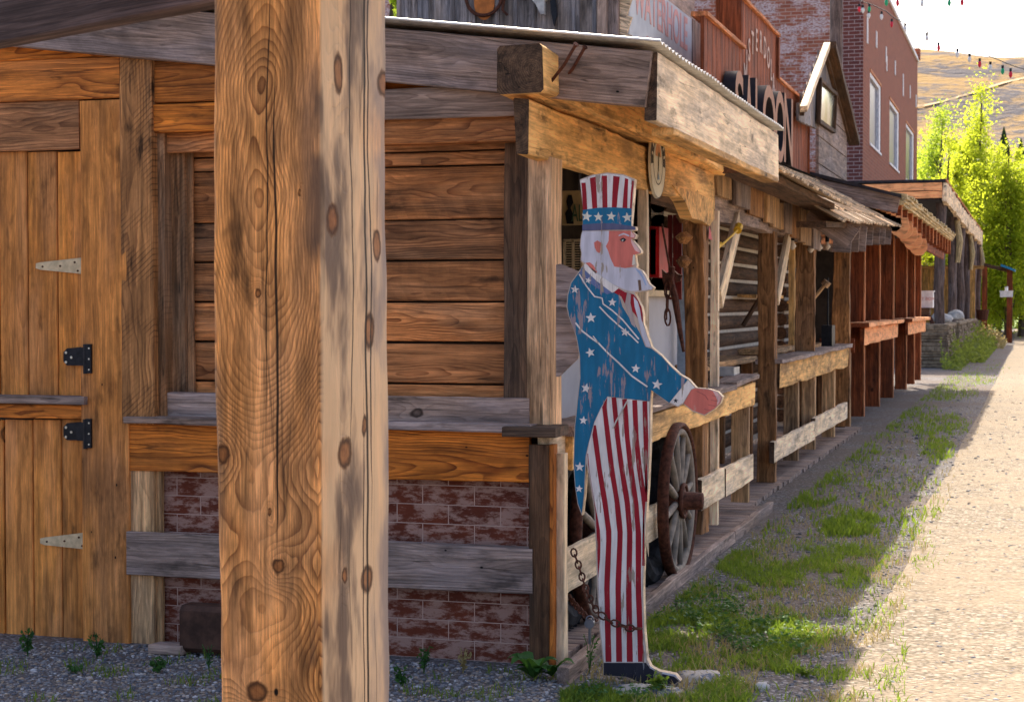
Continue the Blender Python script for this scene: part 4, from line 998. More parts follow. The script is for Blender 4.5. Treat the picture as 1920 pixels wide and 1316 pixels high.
# porch furniture
def bench(u0, u1, v, X, lab, w=.34, L=1.5):
    p = PX(u1, v, X); t = thing('wooden_table', lab, 'table', (X - w / 2, p.y, .1), 'rough tables on the cabin porch')
    m = MB(); m.board((X - w / 2, p.y - L, p.z), (X - w / 2, p.y, p.z), w, .05, up=(1, 0, 0), wob=.006); m.build('tabletop', W_POST, t)
    for yy in (p.y - L + .2, p.y - .2):
        for xx in (X - .05, X - w + .05):
            m = MB(); m.board((xx, yy, .1), (xx, yy, p.z - .03), .08, .08, up=(0, 1, 0)); m.build('leg', W_BROWNPOST, t)
bench(1345, 1420, 672, -2.3, 'rough plank table behind the nearer open rail of the cabin porch', L=2.6)
bench(1455, 1497, 652, -2.35, 'rough plank table behind the knotty cabin porch post', L=1.8)
bench(1525, 1552, 645, -2.35, 'small plank table at the dark far end of the cabin porch', L=1.4)
m = MB(); p = PX(1381, 700, -1.98); m.box((-2.06, p.y - .35, .98), (-1.94, p.y - .12, 1.04)); m.build('tin_box', GALV, label='small grey tin box standing on the open rail end', category='box')
m = MB(); a, b = PX(1343, 468, -1.95), PX(1383, 432, -1.95); m.board(a, b, .018, .014); m.board(a + Vector((0, -.04, -.02)), a + Vector((0, .14, .04)), .03, .02); m.tube([b, b + Vector((0, .05, .03))], .03, 8); m.build('yellow_bar', YELLOWP, label='bright yellow metal bar hooked onto the pale brace', category='bar')
BULB = NT('bulb_glass'); BULB.b.inputs['Base Color'].default_value = (.75, .62, .48, 1); BULB.b.inputs['Roughness'].default_value = .15; BULB = BULB.m
bs = thing('bulb_string', 'string of clear round bulbs in dark sockets hung under the cabin porch roof', 'string lights', (-2.0, 16, 2))
cable = []
for (u, v, Y) in ((1473, 462, 15), (1486, 462, 15.3), (1520, 468, 16.2), (1536, 465, 17), (1551, 463, 17.6)):
    c0 = PY(u, v, Y); bm = MB(); bm.tube([c0 + Vector((0, 0, .055)), c0 + Vector((0, 0, .03)), c0 + Vector((0, 0, 0)), c0 + Vector((0, 0, -.03))], [.012, .018, .035, .01], 12); bm.smooth = True
    b_ = bm.build('bulb', BULB, bs); bm = MB(); bm.tube([c0 + Vector((0, 0, .12)), c0 + Vector((0, 0, .05))], .02, 10); bm.build('socket', BLACKM, b_); cable.append(c0 + Vector((0, 0, .13)))
bm = MB(); bm.tube(cable, .005, 6); bm.build('cable', BLACKM, bs)
m = MB(); m.board(PX(1515, 452, -2.1), PX(1565, 452, -2.1), .06, .04); m.prism([PX(u, v, -2.12) for u, v in ((1524, 440), (1533, 428), (1562, 452), (1522, 453))], (-.02, 0, 0)); m.build('gable_bracket', W_TRIM_LITEDGE, Bc)
# broom handle and dark clutter at the far end
m = MB(); a, b = PY(1524, 562, 18), PY(1545, 536, 18); m.tube([a, b], .018, 8); m.tube([b, b + (b - a).normalized() * .06], .045, 10); m.build('mallet', W_POST, label='wooden mallet with a pale head leaning in the dark porch corner', category='mallet')
m = MB(); a, b = PY(1540, 650, 18.4), PY(1560, 610, 18.4); m.box((a.x, 18.4, a.z), (b.x, 18.7, b.z)); m.tube([((a.x + b.x) / 2, 18.5, b.z), ((a.x + b.x) / 2, 18.5, b.z + .5)], .01, 6); m.build('dark_tool_box', BLACKM, label='dark metal box hanging in the shade of the cabin porch end', category='box')
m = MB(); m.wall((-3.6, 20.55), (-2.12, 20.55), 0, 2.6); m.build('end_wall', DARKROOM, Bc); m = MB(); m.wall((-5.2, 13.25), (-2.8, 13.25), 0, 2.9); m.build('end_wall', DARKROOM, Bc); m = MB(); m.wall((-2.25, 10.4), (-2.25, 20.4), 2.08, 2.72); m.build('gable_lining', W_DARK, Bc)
m = MB(); m.add([(-2.5, 10, 2.75), (-5.3, 10, 2.95), (-5.3, 21, 3.1), (-2.5, 21, 3.0)], [(0, 1, 2, 3)]); m.build('flat_roof', TAR, Bc)
m = MB(); m.board((-2.4, 20.4, 1.0), (-2.0, 20.4, 1.0), .16, .04); m.build('cross_rail', W_RED, Bc)

# ================================================================ REDWOOD PORCH
Rp = thing('redwood_porch', 'red brown plank porch with counters and scalloped orange trim', 'porch', (-2.3, 27, 0))
XC = -2.08
rows = ((1588, 1617, 800), (1622, 1646, 778), (1650, 1672, 768), (1678, 1697, 745), (1700, 1712, 735), (1715, 1727, 722))
for (u0, u1, vb) in rows:
    Y = PX(u1, vb, XC).y; Y = min(Y, 33.6); x0 = PY(u0, 650, Y).x; m = MB()
    m.board(((x0 + XC) / 2, Y + .03, .06), ((x0 + XC) / 2, Y + .03, 2.6), XC - x0, .06, up=(-1, 0, 0), wob=.003, slot=0)
    m.board((XC + .012, Y + .04, .06), (XC + .012, Y + .04, 2.6), .09, .02, up=(0, -1, 0), wob=.003, slot=1)  # lighter strip paints the road's bounce light on the post's street edge
    m.build('porch_post', [W_RED, W_TRIM_LITEDGE], Rp)
for (y0, y1) in ((20.6, 26.3), (28.0, 33.0)):
    m = MB(); m.board((XC + .08, y0, 1.235), (XC + .08, y1, 1.235), .3, .05, up=(1, 0, 0), wob=.006, slot=0, endslot=1); sh_ = m.build('counter', [W_SCALLOP, W_RED], Rp)
    m = MB(); SB(m, y0 + .1, y1 - .3, 1.0, 1.2, XC + .16, .04, wob=.01, endslot=1); m.build('counter_apron', [W_SCALLOP, W_RED], Rp)
m = MB(); m.wall((-2.95, 21.0), (-2.95, 33.8), 0, 2.9); m.wall((-5, 33.9), (-2.9, 33.9), 0, 2.9); m.build('back_wall', plain('dark_red_wall', (.09, .03, .015), .9, var=.4, scale=4), Rp)
XR_ = -1.5
a, b = PY(1440, 312, 20.9), PY(1687, 383, 20.9)
m = MB(); m.board(PY(1460, 338, 20.9) , PY(1685, 384, 20.9), .21, .05, wob=.004); m.build('rake_board', W_GREY, Rp)
m = MB(); q = [PY(1440, 302, 20.85), PY(1690, 365, 20.85), PX(1800, 445, XR_ + .02), PX(1700, 420, -3.2)]
q2 = q[1].copy(); zc0 = q2.z
m.add([q[0], q[1], (q[1].x, 34.0, zc0 + .05), (q[0].x, 34.0, q[0].z + .05)] , [(0, 1, 2, 3)])
m.add([q[0] + Vector((0, 0, -.04)), q[1] + Vector((0, 0, -.04)), (q[1].x, 34.0, zc0 + .01), (q[0].x, 34.0, q[0].z + .01)], [(3, 2, 1, 0)])
m.add([q[0], q[1], q[1] + Vector((0, 0, -.04)), q[0] + Vector((0, 0, -.04))], [(3, 2, 1, 0)])
m.build('roof', TAR, Rp)
XR_ = q[1].x
m = MB()
for k in range(3):
    m.board((XR_ + .01 - .02 * k, 21.0, zc0 - .03 - k * .035), (XR_ + .01 - .02 * k, 33.9, zc0 - .0 - k * .03), .035, .09, wob=.010, seg=40, up=(0, 0, 1))
y = 21.0
while y < 33.8:
    wd = random.uniform(.1, .22); m.board((XR_ - .25, y + wd / 2, zc0 + .05), (XR_ + .06 + random.uniform(-.02, .03), y + wd / 2, zc0 + .0 + (y - 21) * .003), wd, .03, up=(0, 1, 0), seg=1, wob=.002); y += wd
m.build('shake_edge', W_YSHAKE, Rp)
for k in range(14):
    y = 21.1 + k * .95
    m = MB(); m.board((XR_ - .12, y, zc0 - .2), (XR_ - .02, y, zc0 - .2), .26, .04, seg=1, wob=.002, slot=0); m.board((XR_ - .012, y + .005, zc0 - .33), (XR_ - .012, y + .005, zc0 - .07), .045, .014, up=(0, -1, 0), seg=1, slot=1); m.build('valance_board', [W_RED, W_TRIM_LITEDGE], Rp)  # slot one sliver is a painted lit edge on each valance board
m = MB(); SB(m, 21.0, 33.8, zc0 - .42, zc0 - .08, XR_ - .14, .04); m.build('eave_beam', W_RED, Rp)
# scalloped trim
for i, (u, v) in enumerate([(1622 + i * 9.2, 399 + i * 3.6) for i in range(8)] + [(1694, 430), (1703, 441), (1712, 452), (1722, 462)]):
    Y = 20.95 if i < 8 else 21.2 + (i - 7) * .5; c0 = PY(u, v, Y); r0 = .085 if i < 7 else .12
    pts = [c0 + Vector((math.cos(t) * r0 * .95, 0, math.sin(t) * r0)) for t in [math.pi + math.pi * j / 10 for j in range(11)]] + [c0 + Vector((r0 * .8, 0, .1)), c0 + Vector((-r0 * .8, 0, .1))]
    m = MB(); m.prism(pts, (0, .03, 0), 0); m.build('scallop', W_SCALLOP, Rp)
m = MB(); p = GD(1655, 752); m.prism([(p.x - .12, p.y, .05), (p.x + .05, p.y, .05), (p.x + .05, p.y, .17), (p.x + .02, p.y, .21), (p.x - .12, p.y, .21)], (0, .22, 0)); m.build('black_case', BLACKP, label='small black plastic case on the deck edge by the redwood posts', category='case')
mb_ = thing('mail_box', 'large white metal box with faint red lettering on a dark wooden block', 'box', (-2.1, 34.5, 1.1))
m = MB(); a, b = PY(1712, 577, 34.5), PY(1749, 547, 34.5); m.box((a.x, 34.5, a.z), (b.x, 34.9, b.z)); m.box((a.x - .01, 34.49, b.z), (b.x + .02, 34.92, b.z + .02)); m.build('body', WHITEW, mb_)
text('lettering', 'MEAT BOX', plain('faded_red', (.6, .25, .2), .7), PY(1732, 563, 34.48), .085, 'Y', mb_, ext=.001)
m = MB(); a, b = PY(1712, 590, 34.5), PY(1743, 577, 34.5); m.box((a.x, 34.45, a.z), (b.x, 34.9, b.z)); m.build('base', W_DARK, mb_)

# ================================================================ SALOON FALSE FRONT
Sf = thing('saloon_building', 'stepped false front of red brown upright boards with raised letters', 'false front', (-2.7, 17.5, 2.6))
XS = -2.6
ZT = 3.82; ZC = 4.27
m = MB()
y = 14.05
while y < 20.75:
    wd = random.uniform(.16, .24); wd = min(wd, 20.85 - y); top = ZC if 15.95 < y + wd / 2 < 18.25 else ZT
    SB(m, y, y + wd - .012, 2.55, top, XS, .03, 'v', wob=.001, ch=.003); y += wd
m.build('siding', W_RED, Sf)
m = MB()
for (y0, y1, z) in ((14.05, 16.0, ZT), (15.9, 18.3, ZC), (18.2, 20.9, ZT)): m.board((XS - .04, y0, z + .02), (XS - .04, y1, z + .02), .14, .035, up=(-1, 0, 0))
m.build('cap_board', W_TRIM_LITEDGE, Sf)
m = MB(); m.board((XS - .12, 15.93, 3.78), (XS - .12, 15.93, ZC + .03), .24, .04, up=(-1, 0, 0)); m.build('return_board', W_RED, Sf); m = MB(); m.board((XS - .0, 18.2, 3.83), (XS - .0, 18.2, ZC - .02), .10, .06, up=(0, -1, 0)); m.build('return_board', W_RED, Sf); m = MB(); m.board((XS - .06, 20.84, 2.6), (XS - .06, 20.84, ZT), .16, .04, up=(-1, 0, 0)); m.build('return_board', W_RED, Sf)
LET = plain('tan_letter_face', (.34, .16, .09), .7, var=.15, scale=5)
yl = [15.15, 15.75, 16.3, 17.05, 18.0, 18.85]
for chx, y, u0, u1 in (('S', 15.35, 1365, 1388), ('A', 16.0, 1388, 1402), ('L', 16.55, 1404, 1420), ('O', 17.15, 1424, 1444), ('O', 17.95, 1447, 1462), ('N', 18.75, 1463, 1478)):
    a, b = PX(u0, 250, XS + .08).y, PX(u1, 250, XS + .08).y
    text('letter', chx, [LET, BLACKP], (XS + .07, (a + b) / 2, 2.80 + .03 * 'SALO_N'.find(chx) if y != 17.95 else 2.92), 1.0, 'X', Sf, ext=.055, sx=(b - a) / .62 * 1.02, bold=.012)
WPT = plain('faded_white_letter', (.62, .42, .34), .8, var=.3, scale=10)
for k, chx in enumerate('MISTERDOLAN'):
    t = math.pi * (1 - (k + .5) / 11); yy = 17.05 + math.cos(t) * .95; zz = 3.42 + math.sin(t) * .52
    text('arched_letter', chx, WPT, (XS + .008, yy, zz), .30, 'X', Sf, ext=.002, sx=.8, bold=.004)

# ================================================================ WEATHERED SHED AND ITS SIGN
Sh = thing('weathered_shed', 'grey board and batten shed rising behind the corner storefront', 'shed', (-4, 13, 2.4))
m = MB(); Y0 = 12.9
xa, xb = PY(750, 30, Y0).x, PY(1118, 30, Y0).x
x = xa
while x < xb:
    wd = random.uniform(.12, .2); m.board((x + wd / 2, Y0, 2.3), (x + wd / 2, Y0, 5.2), wd - .004, .025, up=(-1, 0, 0), seg=3); m.board((x, Y0 - .025, 2.3), (x, Y0 - .025, 5.2), .035, .02, up=(-1, 0, 0), seg=3); x += wd
m.build('siding', W_BATTEN, Sh)
m = MB(); m.board((xb + .06, Y0 - .02, 2.3), (xb + .06, Y0 - .02, 5.0), .08, .1, up=(-1, 0, 0)); m.board((PY(1152, 20, Y0).x, Y0 - .02, 2.3), (PY(1152, 20, Y0).x, Y0 - .02, 5), .09, .08, up=(-1, 0, 0)); m.build('corner_board', W_GREY, Sh)
m = MB()
for k in range(12): m.board((PY(1158, 20, Y0).x, Y0, 2.9 + k * .14), (PY(1180, 20, Y0).x, Y0 - .0, 2.9 + k * .14 - .03), .15, .03, seg=1, wob=.006)
m.build('shingles', W_SHAKE, Sh)
m = MB(); SB(m, 15.55, 15.9, 2.6, 4.05, -2.98, .05, 'v'); SB(m, 15.92, 16.1, 2.6, 4.0, -3.0, .05, 'v'); m.wall((-3.05, 12.95), (-3.05, 16), 2.5, 4.5); m.build('side_boards', W_GREY, Sh)
Sg = thing('painted_sign', 'faded pale grey sign board with pink WATERHOLE SALOON lettering', 'sign', (-2.98, 14.2, 3))
A0 = PX(1180, 50, -2.97).y; A1 = PX(1297, 50, -2.97).y
m = MB(); m.prism([(-2.97, A0, 2.7), (-2.97, A1, 2.7), (-2.97, A1, PX(1297, 36, -2.97).z), (-2.97, (A0 + A1) / 2, PX(1245, -5, -2.97).z), (-2.97, A0, 4.4)], (-.04, 0, 0)); m.build('board', plain('faded_sign_white', (.46, .48, .52), .8, var=.08, scale=3, c2=(.56, .58, .60)), Sg)
PNK = plain('faded_pink', (.62, .33, .30), .8, var=.1, scale=6)
text('lettering', 'WATERHOLE', PNK, (-2.968, (A0 + A1) / 2 - .02, 3.72), .40, 'X', Sg, sx=(A1 - A0) * .93 / 2.6, ext=.001, bold=.008)
text('lettering', 'SALOON', PNK, (-2.968, (A0 + A1) / 2 + .02, 3.36), .34, 'X', Sg, sx=(A1 - A0) * .62 / 1.5, ext=.001, bold=.008)
m = MB(); c0 = PY(908, 2, Y0 - .06)
m.add([c0 + Vector((math.cos(t) * .085 * (1 if math.sin(t) < 0 else 1), -.0, math.sin(t) * .15)) for t in [2 * math.pi * k / 20 for k in range(20)]][::1], [tuple(range(20))]); 
og = m.build('orange_hide', plain('orange_leather', (.50, .15, .03), .7, var=.3), label='orange oval panel with dark horseshoe rim on the grey shed wall', category='wall ornament')
m = MB(); m.ring(c0 + Vector((0, -.01, .03)), .145, .014, 'Y', 32, 6); m.tube([c0 + Vector((.18, -.01, .1)), c0 + Vector((.15, -.01, -.08)), c0 + Vector((.19, -.01, -.12))], .012, 6); m.build('rim', RUST, og)
m = MB(); s0 = PY(1012, 5, Y0 - .06)
m.prism([s0 + Vector(q) for q in ((-.1, 0, .2), (-.08, 0, .05), (-.02, 0, -.02), (.02, 0, -.1), (.05, 0, -.1), (.05, 0, 0), (.1, 0, .03), (.12, 0, .2))], (0, -.05, 0), 0)
m.prism([s0 + Vector(q) for q in ((.09, 0, .0), (.13, 0, .03), (.145, 0, -.1), (.12, 0, -.19), (.1, 0, -.1))], (0, -.03, 0), 1)
m.build('steer_skull', [ROCKW, BLACKM], label='white and black steer skull hung on the grey shed wall', category='skull')

# ================================================================ GABLED SHED WITH WINDOW
Gs = thing('gabled_shed', 'small grey plank gable with a reflecting window beside the brick building', 'shed', (-3, 25, 0))
XG = -2.5
Q = lambda u, v, d=0: PX(u, v, XG + d)
pk, lo, rb = Q(1543, 90), Q(1498, 205), Q(1588, 258)
m = MB(); n_ = 16
for i in range(n_):
    f0, f1 = i / n_, (i + 1) / n_; y0, y1 = lerp(lo.y, rb.y, f0), lerp(lo.y, rb.y, f1); ym = (y0 + y1) / 2
    zt = lerp(lo.z, pk.z, (ym - lo.y) / (pk.y - lo.y)) if ym < pk.y else lerp(pk.z, rb.z, (ym - pk.y) / (rb.y - pk.y))
    zb = lerp(Q(1516, 240).z, rb.z - .05, f0)
    if zt > zb + .03: SB(m, y0, y1 - .01, min(zb, 3.6), zt, XG, .03, 'v', seg=2)
m.build('gable_siding', W_BATTEN, Gs)
m = MB(); 
for k in range(5): SB(m, 20.9, rb.y - .2, 2.5 + k * .33, 2.82 + k * .33, XG + .02, .04, seg=6)
m.build('wall_boards', W_GREY, Gs)
m = MB(); m.board(lo + Vector((.05, 0, 0)), pk + Vector((.05, 0, .03)), .07, .08, up=(0, 0, 1)); m.board(pk + Vector((.08, 0, .03)), rb + Vector((.08, .2, -.05)), .09, .16, up=(0, 0, 1), slot=1); m.build('barge_board', [W_PALE, W_DARK], Gs)
m = MB(); m.board(lo + Vector((0, .05, -.05)), pk + Vector((0, 0, -.05)), .04, .1); m.board(pk + Vector((0, 0, -.05)), rb + Vector((0, 0, -.05)), .04, .1); m.build('roof', W_DARK, Gs)
wq = [Q(1536, 150, .03), Q(1566, 178, .03), Q(1562, 247, .03), Q(1533, 228, .03)]
m = MB(); m.add(wq, [(0, 1, 2, 3)])
RG = NT('glass_painted_reflection'); Pz = RG.n('ShaderNodeTexCoord').outputs['Object']
RG.color((.22, .25, .14)); RG.b.inputs['Metallic'].default_value = .9; RG.b.inputs['Roughness'].default_value = .12; RG.color(RG.mix(RG.ss(RG.noise(Pz, 2.2, 4), .4, .6), (.30, .36, .10), (.62, .66, .58)))  # green and pale blotches put a reflection into the mirror glass colour
win = m.build('window', RG.m, Gs)
m = MB()
for i in range(4): m.board(wq[i] + Vector((.01, 0, 0)), wq[(i + 1) % 4] + Vector((.01, 0, 0)), .05, .05, up=(0, 0, 1) if i % 2 == 0 else (0, 1, 0))
m.build('window_frame', W_DARK, win)

# ================================================================ BRICK BUILDING
Bk = thing('brick_building', 'two storey brick building with dark red street wall and faded whitewash side', 'building', (-5, 40, 0))
XK = -5.0; YK = PX(1618, 200, -5.0).y; Y2 = PX(1720, 200, XK).y
BR_STREET = brickmat('street_brick', (.30, .075, .035), (.22, .055, .028), (.30, .14, .09), bw=.34, rh=.112, ms=.012)
BR_SIDE = brickmat('side_brick', (.42, .14, .08), (.30, .09, .055), (.50, .34, .27), bw=.34, rh=.112, ms=.014, wash=(.74, .63, .62), washamt=.85, nscale=.35)
g_ = NT('corner_brick')
BR_CORNER = brickmat('corner_brick_dark', (.20, .06, .045), (.14, .045, .038), (.42, .30, .27), bw=.34, rh=.112, ms=.013)
xc = PY(1580, 200, YK).x
zt0 = PX(1660, 0, XK).z
ztop = PX(1718, 112, XK).z
m = MB(); m.wall((-24, YK), (xc, YK), 0, ztop, rnd=.2); m.build('side_wall', BR_SIDE, Bk)
m = MB(); m.wall((xc, YK), (XK, YK), 0, ztop, rnd=.2); m.build('corner_pier', BR_CORNER, Bk)
WINS = [((1631, 130), (1652, 282)), ((1668, 180), (1686, 305)), ((1699, 228), (1714, 333))]
ws = []
for (a, b) in WINS:
    ya, yb2 = PX(a[0], 200, XK).y, PX(b[0], 200, XK).y; ws.append((ya, yb2))
ZW1 = PX(1631, 133, XK).z; ZW0 = PX(1631, 268, XK).z
m = MB(); ycur = YK
for (ya, yb2) in ws:
    m.wall((XK, ycur), (XK, ya), 0, ztop, rnd=.2, u0=ycur); m.wall((XK, ya), (XK, yb2), 0, ZW0, rnd=.2, u0=ya); m.wall((XK, ya), (XK, yb2), ZW1, ztop, rnd=.2, u0=ya); ycur = yb2
m.wall((XK, ycur), (XK, Y2), 0, ztop, rnd=.2, u0=ycur)
for (ya, yb2) in ws:
    m.add([(XK, yb2, ZW0), (XK - .3, yb2, ZW0), (XK - .3, yb2, ZW1), (XK, yb2, ZW1)], [(0, 1, 2, 3)], 0, [(0, ZW0, 0), (.3, ZW0, 0), (.3, ZW1, 0), (0, ZW1, 0)], .2)
m.wall((XK, Y2), (-24, Y2), 0, ztop); m.build('street_wall', BR_STREET, Bk)
for (ya, yb2) in ws:
    m = MB(); fw = .27
    m.box((XK - .16, ya, ZW0), (XK - .02, ya + fw, ZW1)); m.box((XK - .16, yb2 - fw * 2.2, ZW0), (XK - .02, yb2, ZW1)); m.box((XK - .16, ya + fw, ZW1 - .14), (XK - .02, yb2 - fw * 2.2, ZW1)); m.box((XK - .2, ya - .03, ZW0 - .08), (XK + .03, yb2 + .03, ZW0 + .0))
    wn = m.build('window', WHITEW, Bk); m = MB(); m.box((XK - .13, ya + fw, ZW0), (XK - .11, yb2 - fw * 2.2, ZW1 - .14)); m.build('pane', GLASS, wn)
    m = MB(); m.box((XK - .14, ya, ZW1 + .0), (XK + .02, yb2, ZW1 + .09)); m.build('lintel', W_TRIM_LITEDGE, wn)
m = MB()
for (u, v) in ((1627, 45), (1627, 66), (1644, 75), (1662, 103), (1663, 120), (1679, 128), (1694, 152), (1694, 168), (1707, 173), (1718, 190)):
    p = PX(u, v, XK + .02); m.board(p + Vector((-.01, 0, -.26)), p + Vector((-.01, 0, .26)), .28, .03, up=(0, -1, 0), seg=1)
m.build('wall_anchors', WHITEW, Bk)
m = MB(); m.box((-24, YK - .06, ztop), (XK + .06, Y2 + .05, ztop + .14)); m.build('parapet_cap', WHITEW, Bk)
m = MB(); p = PX(1717, 104, XK + .1); m.box((XK - .4, Y2 - .5, ztop + .1), (XK + .12, Y2 + .1, ztop + .55)); m.build('corner_block', BR_STREET, Bk)
m = MB(); p = PY(1568, 50, 31.0); m.tube([(p.x, 31.0, 0), (p.x, 31, 4), (p.x, 31.0, 9)], [.13, .12, .11], 12, wob=.05); m.smooth = True; m.build('utility_pole', W_LOG, label='tall weathered grey pole against the brick side wall', category='pole')

# ================================================================ LOG POST PORCH WITH STONE WALLS
Lp = thing('log_post_porch', 'far porch of rough grey log posts under a flat roof with orange edge', 'porch', (-2.3, 52, 0))
for i, (u, w_, v0) in enumerate(((1762, .26, 0), (1786, .24, 0), (1800, .27, 0), (1812, .25, 0), (1823, .3, 0), (1833, .28, 0))):
    Y = PX(u, 500, -2.25).y if i else 44.0; x = PY(u, 500, Y).x; m = MB(); zz = [k * .5 + .0 for k in range(9)]
    m.tube([(x + nz(z, i * 7.) * .06, Y, z + .3) for z in zz], [w_ / 2 * (1 + .08 * nz(z * 2, i)) for z in zz], 14, wob=.12); m.smooth = True; m.build('log_post', W_LOG, Lp)
    if i in (1, 3, 5):
        m = MB(); m.tube([(x + .12, Y - .1, 3.9), (x + .2, Y - .1, 3.3), (x + .15, Y - .1, 2.7)], [.07, .1, .06], 8, wob=.2); m.build('hanging_slab', W_YSHAKE, Lp)
XD = -2.1; p = PX(1769, 341, XD); Y3 = p.y
zt = p.z
a = PY(1560, 345, Y3)
for k, (z0, z1, mt) in enumerate(((zt - .2, zt - .02, W_SCALLOP), (zt - .38, zt - .22, W_SCALLOP))):
    m = MB(); m.board((-7, Y3, (z0 + z1) / 2 - .02), (XD - .03, Y3, (z0 + z1) / 2), z1 - z0, .06, wob=.006); m.build('rake_board', mt, Lp)
m = MB(); m.box((-7, Y3 - .05, zt), (XD + .05, 72, zt + .06)); m.box((-7, Y3 + .05, zt - .42), (XD - .1, 72, zt - .36)); m.build('roof', TAR, Lp)
m = MB(); m.board((XD, Y3, zt + .04), (XD, 72, zt + .04), .05, .16, wob=.02); m.build('roof_edge', W_TRIM_LITEDGE, Lp)
m = MB(); m.board((XD + .02, Y3, zt - .25), (XD + .02, 56, zt - .3), .42, .1, wob=.05, seg=30); m.board((XD + .02, 56.2, zt - .28), (XD + .02, 72, zt - .25), .5, .1, wob=.05, seg=30); m.build('fascia_slab', W_PALE, Lp)
def stonewall(x0, x1, y0, y1, h, lab):
    t = MB(); faces = [('Y', x0, x1, y0), ('X', y0, y1, x1)]
    for ax, s0, s1, fx in faces:
        z = 0
        while z < h:
            hh = random.uniform(.05, .13); s_ = s0
            while s_ < s1:
                wd = random.uniform(.12, .5); e = min(s_ + wd, s1); d = random.uniform(0, .05)
                if ax == 'Y': t.board((s_, fx + .1 - d, z + hh / 2), (e - .01, fx + .1 - d, z + hh / 2), hh - .008, .2, ch=.015, wob=.006, seg=2)
                else: t.board((fx - .1 + d, s_, z + hh / 2), (fx - .1 + d, e - .01, z + hh / 2), hh - .008, .2, ch=.015, wob=.006, seg=2)
                s_ = e
            z += hh
    t.box((x0, y0 + .03, 0), (x1 - .04, y1, h - .03)); t.box((x0 - .03, y0 - .04, h), (x1 + .04, y1, h + .05))
    return t.build('stone_wall', STONE, label=lab, category='stone wall', group='low stone walls under the far porch')
stonewall(-3.2, -1.98, 42.2, 46.3, .98, 'low flat stone wall at the near corner of the log post porch')
stonewall(-2.5, -1.95, 47.5, 64, .98, 'long low stone wall overgrown by weeds beside the road')
rock('cap_boulder', (-2.25, 45.2, 1.15), (.28, .3, .16), ROCKW, 21, 'whitish rounded boulder beside the first log post', 'rock')
rock('cap_boulder', (-2.1, 49.5, 1.18), (.22, .3, .18), ROCKW, 25, 'grey rounded boulder on the second stone wall', 'rock')
m = MB(); p = PY(1740, 600, 43.5); m.ring((p.x - .1, 43.4, 1.05), .2, .05, 'Y', 24, 6); m.build('iron_hoop', RUST, label='rusty iron hoop standing on the stone wall', category='hoop')
# yellow fence, pale house, far porch post, blue roof, mailboxes
fn = thing('board_fence', 'yellow brown upright board fence behind the log posts', 'fence', (-4, 66, 0))
m = MB()
for k in range(44):
    x = -7.5 + k * .13; 
    if x < PY(1768, 600, 66).x + 1.2: m.board((x, 66, 0), (x, 66, PY(1740, 498, 66).z), .125, .03, up=(-1, 0, 0), seg=1, wob=.002)
m.build('boards', W_FENCE, fn)
m = MB(); m.board((-7.5, 65.95, PY(1740, 502, 66).z), (-1.8, 65.95, PY(1740, 502, 66).z), .12, .05); m.build('rail', W_FENCE, fn)
ho = thing('pale_house', 'pale blue grey clapboard house seen between the log posts', 'house', (-5, 85, 0))
m = MB()
for k in range(26): m.board((-10, 85, .3 + k * .18), (-3.1, 85, .3 + k * .18), .17, .03, seg=1, wob=.001)
m.build('clapboards', plain('pale_blue_siding', (.52, .58, .72), .7, var=.1, scale=2), ho)
m = MB(); m.prism([(-10.5, 84.6, 5), (-2.9, 84.6, 5), (-6.5, 84.6, 7.2)], (0, 8, 0)); m.build('roof', TAR, ho)
bp = thing('blue_roof_shelter', 'open shelter with small blue roof on a red brown post', 'shelter', (-1.8, 72, 0))
m = MB(); a, b = PY(1877, 498, 72), PY(1904, 508, 72); m.board(a, b, .08, 1.6); m.build('roof', plain('blue_tin', (.02, .22, .42), .5, .1), bp)
m = MB(); p = PY(1893, 560, 72); m.board((p.x, 72, 0), (p.x, 72, PY(1893, 505, 72).z), .22, .22, up=(-1, 0, 0)); m.build('post', W_RED, bp); m = MB(); p = PY(1846, 560, 72); m.board((p.x, 72, 0), (p.x, 72, PY(1893, 500, 72).z), .2, .2, up=(-1, 0, 0)); m.build('post', W_RED, bp)
m = MB(); m.board(PY(1845, 497, 72), PY(1893, 508, 72), .15, .15); m.build('beam', W_DARK, bp)
def mailbox(u, vt, vb, Y, lab):
    t = thing('mailbox', lab, 'mailbox', (PY(u, vb, Y).x, Y, 0)); a, b = PY(u - 12, vb, Y), PY(u + 12, vt, Y)
    m = MB(); m.box((a.x, Y, a.z), (b.x, Y + .35, b.z)); m.box((a.x - .02, Y - .01, b.z), (b.x + .02, Y + .36, b.z + .04)); m.tube([((a.x + b.x) / 2, Y + .1, b.z), ((a.x + b.x) / 2, Y + .1, b.z + .2)], .06, 8); m.build('box', WHITEW, t)
    m = MB(); m.board(((a.x + b.x) / 2, Y + .15, 0), ((a.x + b.x) / 2, Y + .15, a.z), .1, .1); m.build('post', W_POST, t)
mailbox(1887, 547, 557, 70, 'white mailbox on a wooden post by the sunlit road')
m = MB(); p = GD(1893, 608); m.board((p.x - .3, 68, .12), (p.x + .4, 68, .12), .25, .25); m.build('dark_log', BLACKM, label='dark log lying at the foot of the mailbox', category='log')
m = MB(); p = PY(1842, 582, 60); m.tube([(p.x, 60, 1.0), (p.x, 60, 1.35)], [.16, .22], 12); m.build('flower_pot', RUST, label='red brown flower pot at the far end of the stone wall', category='pot')

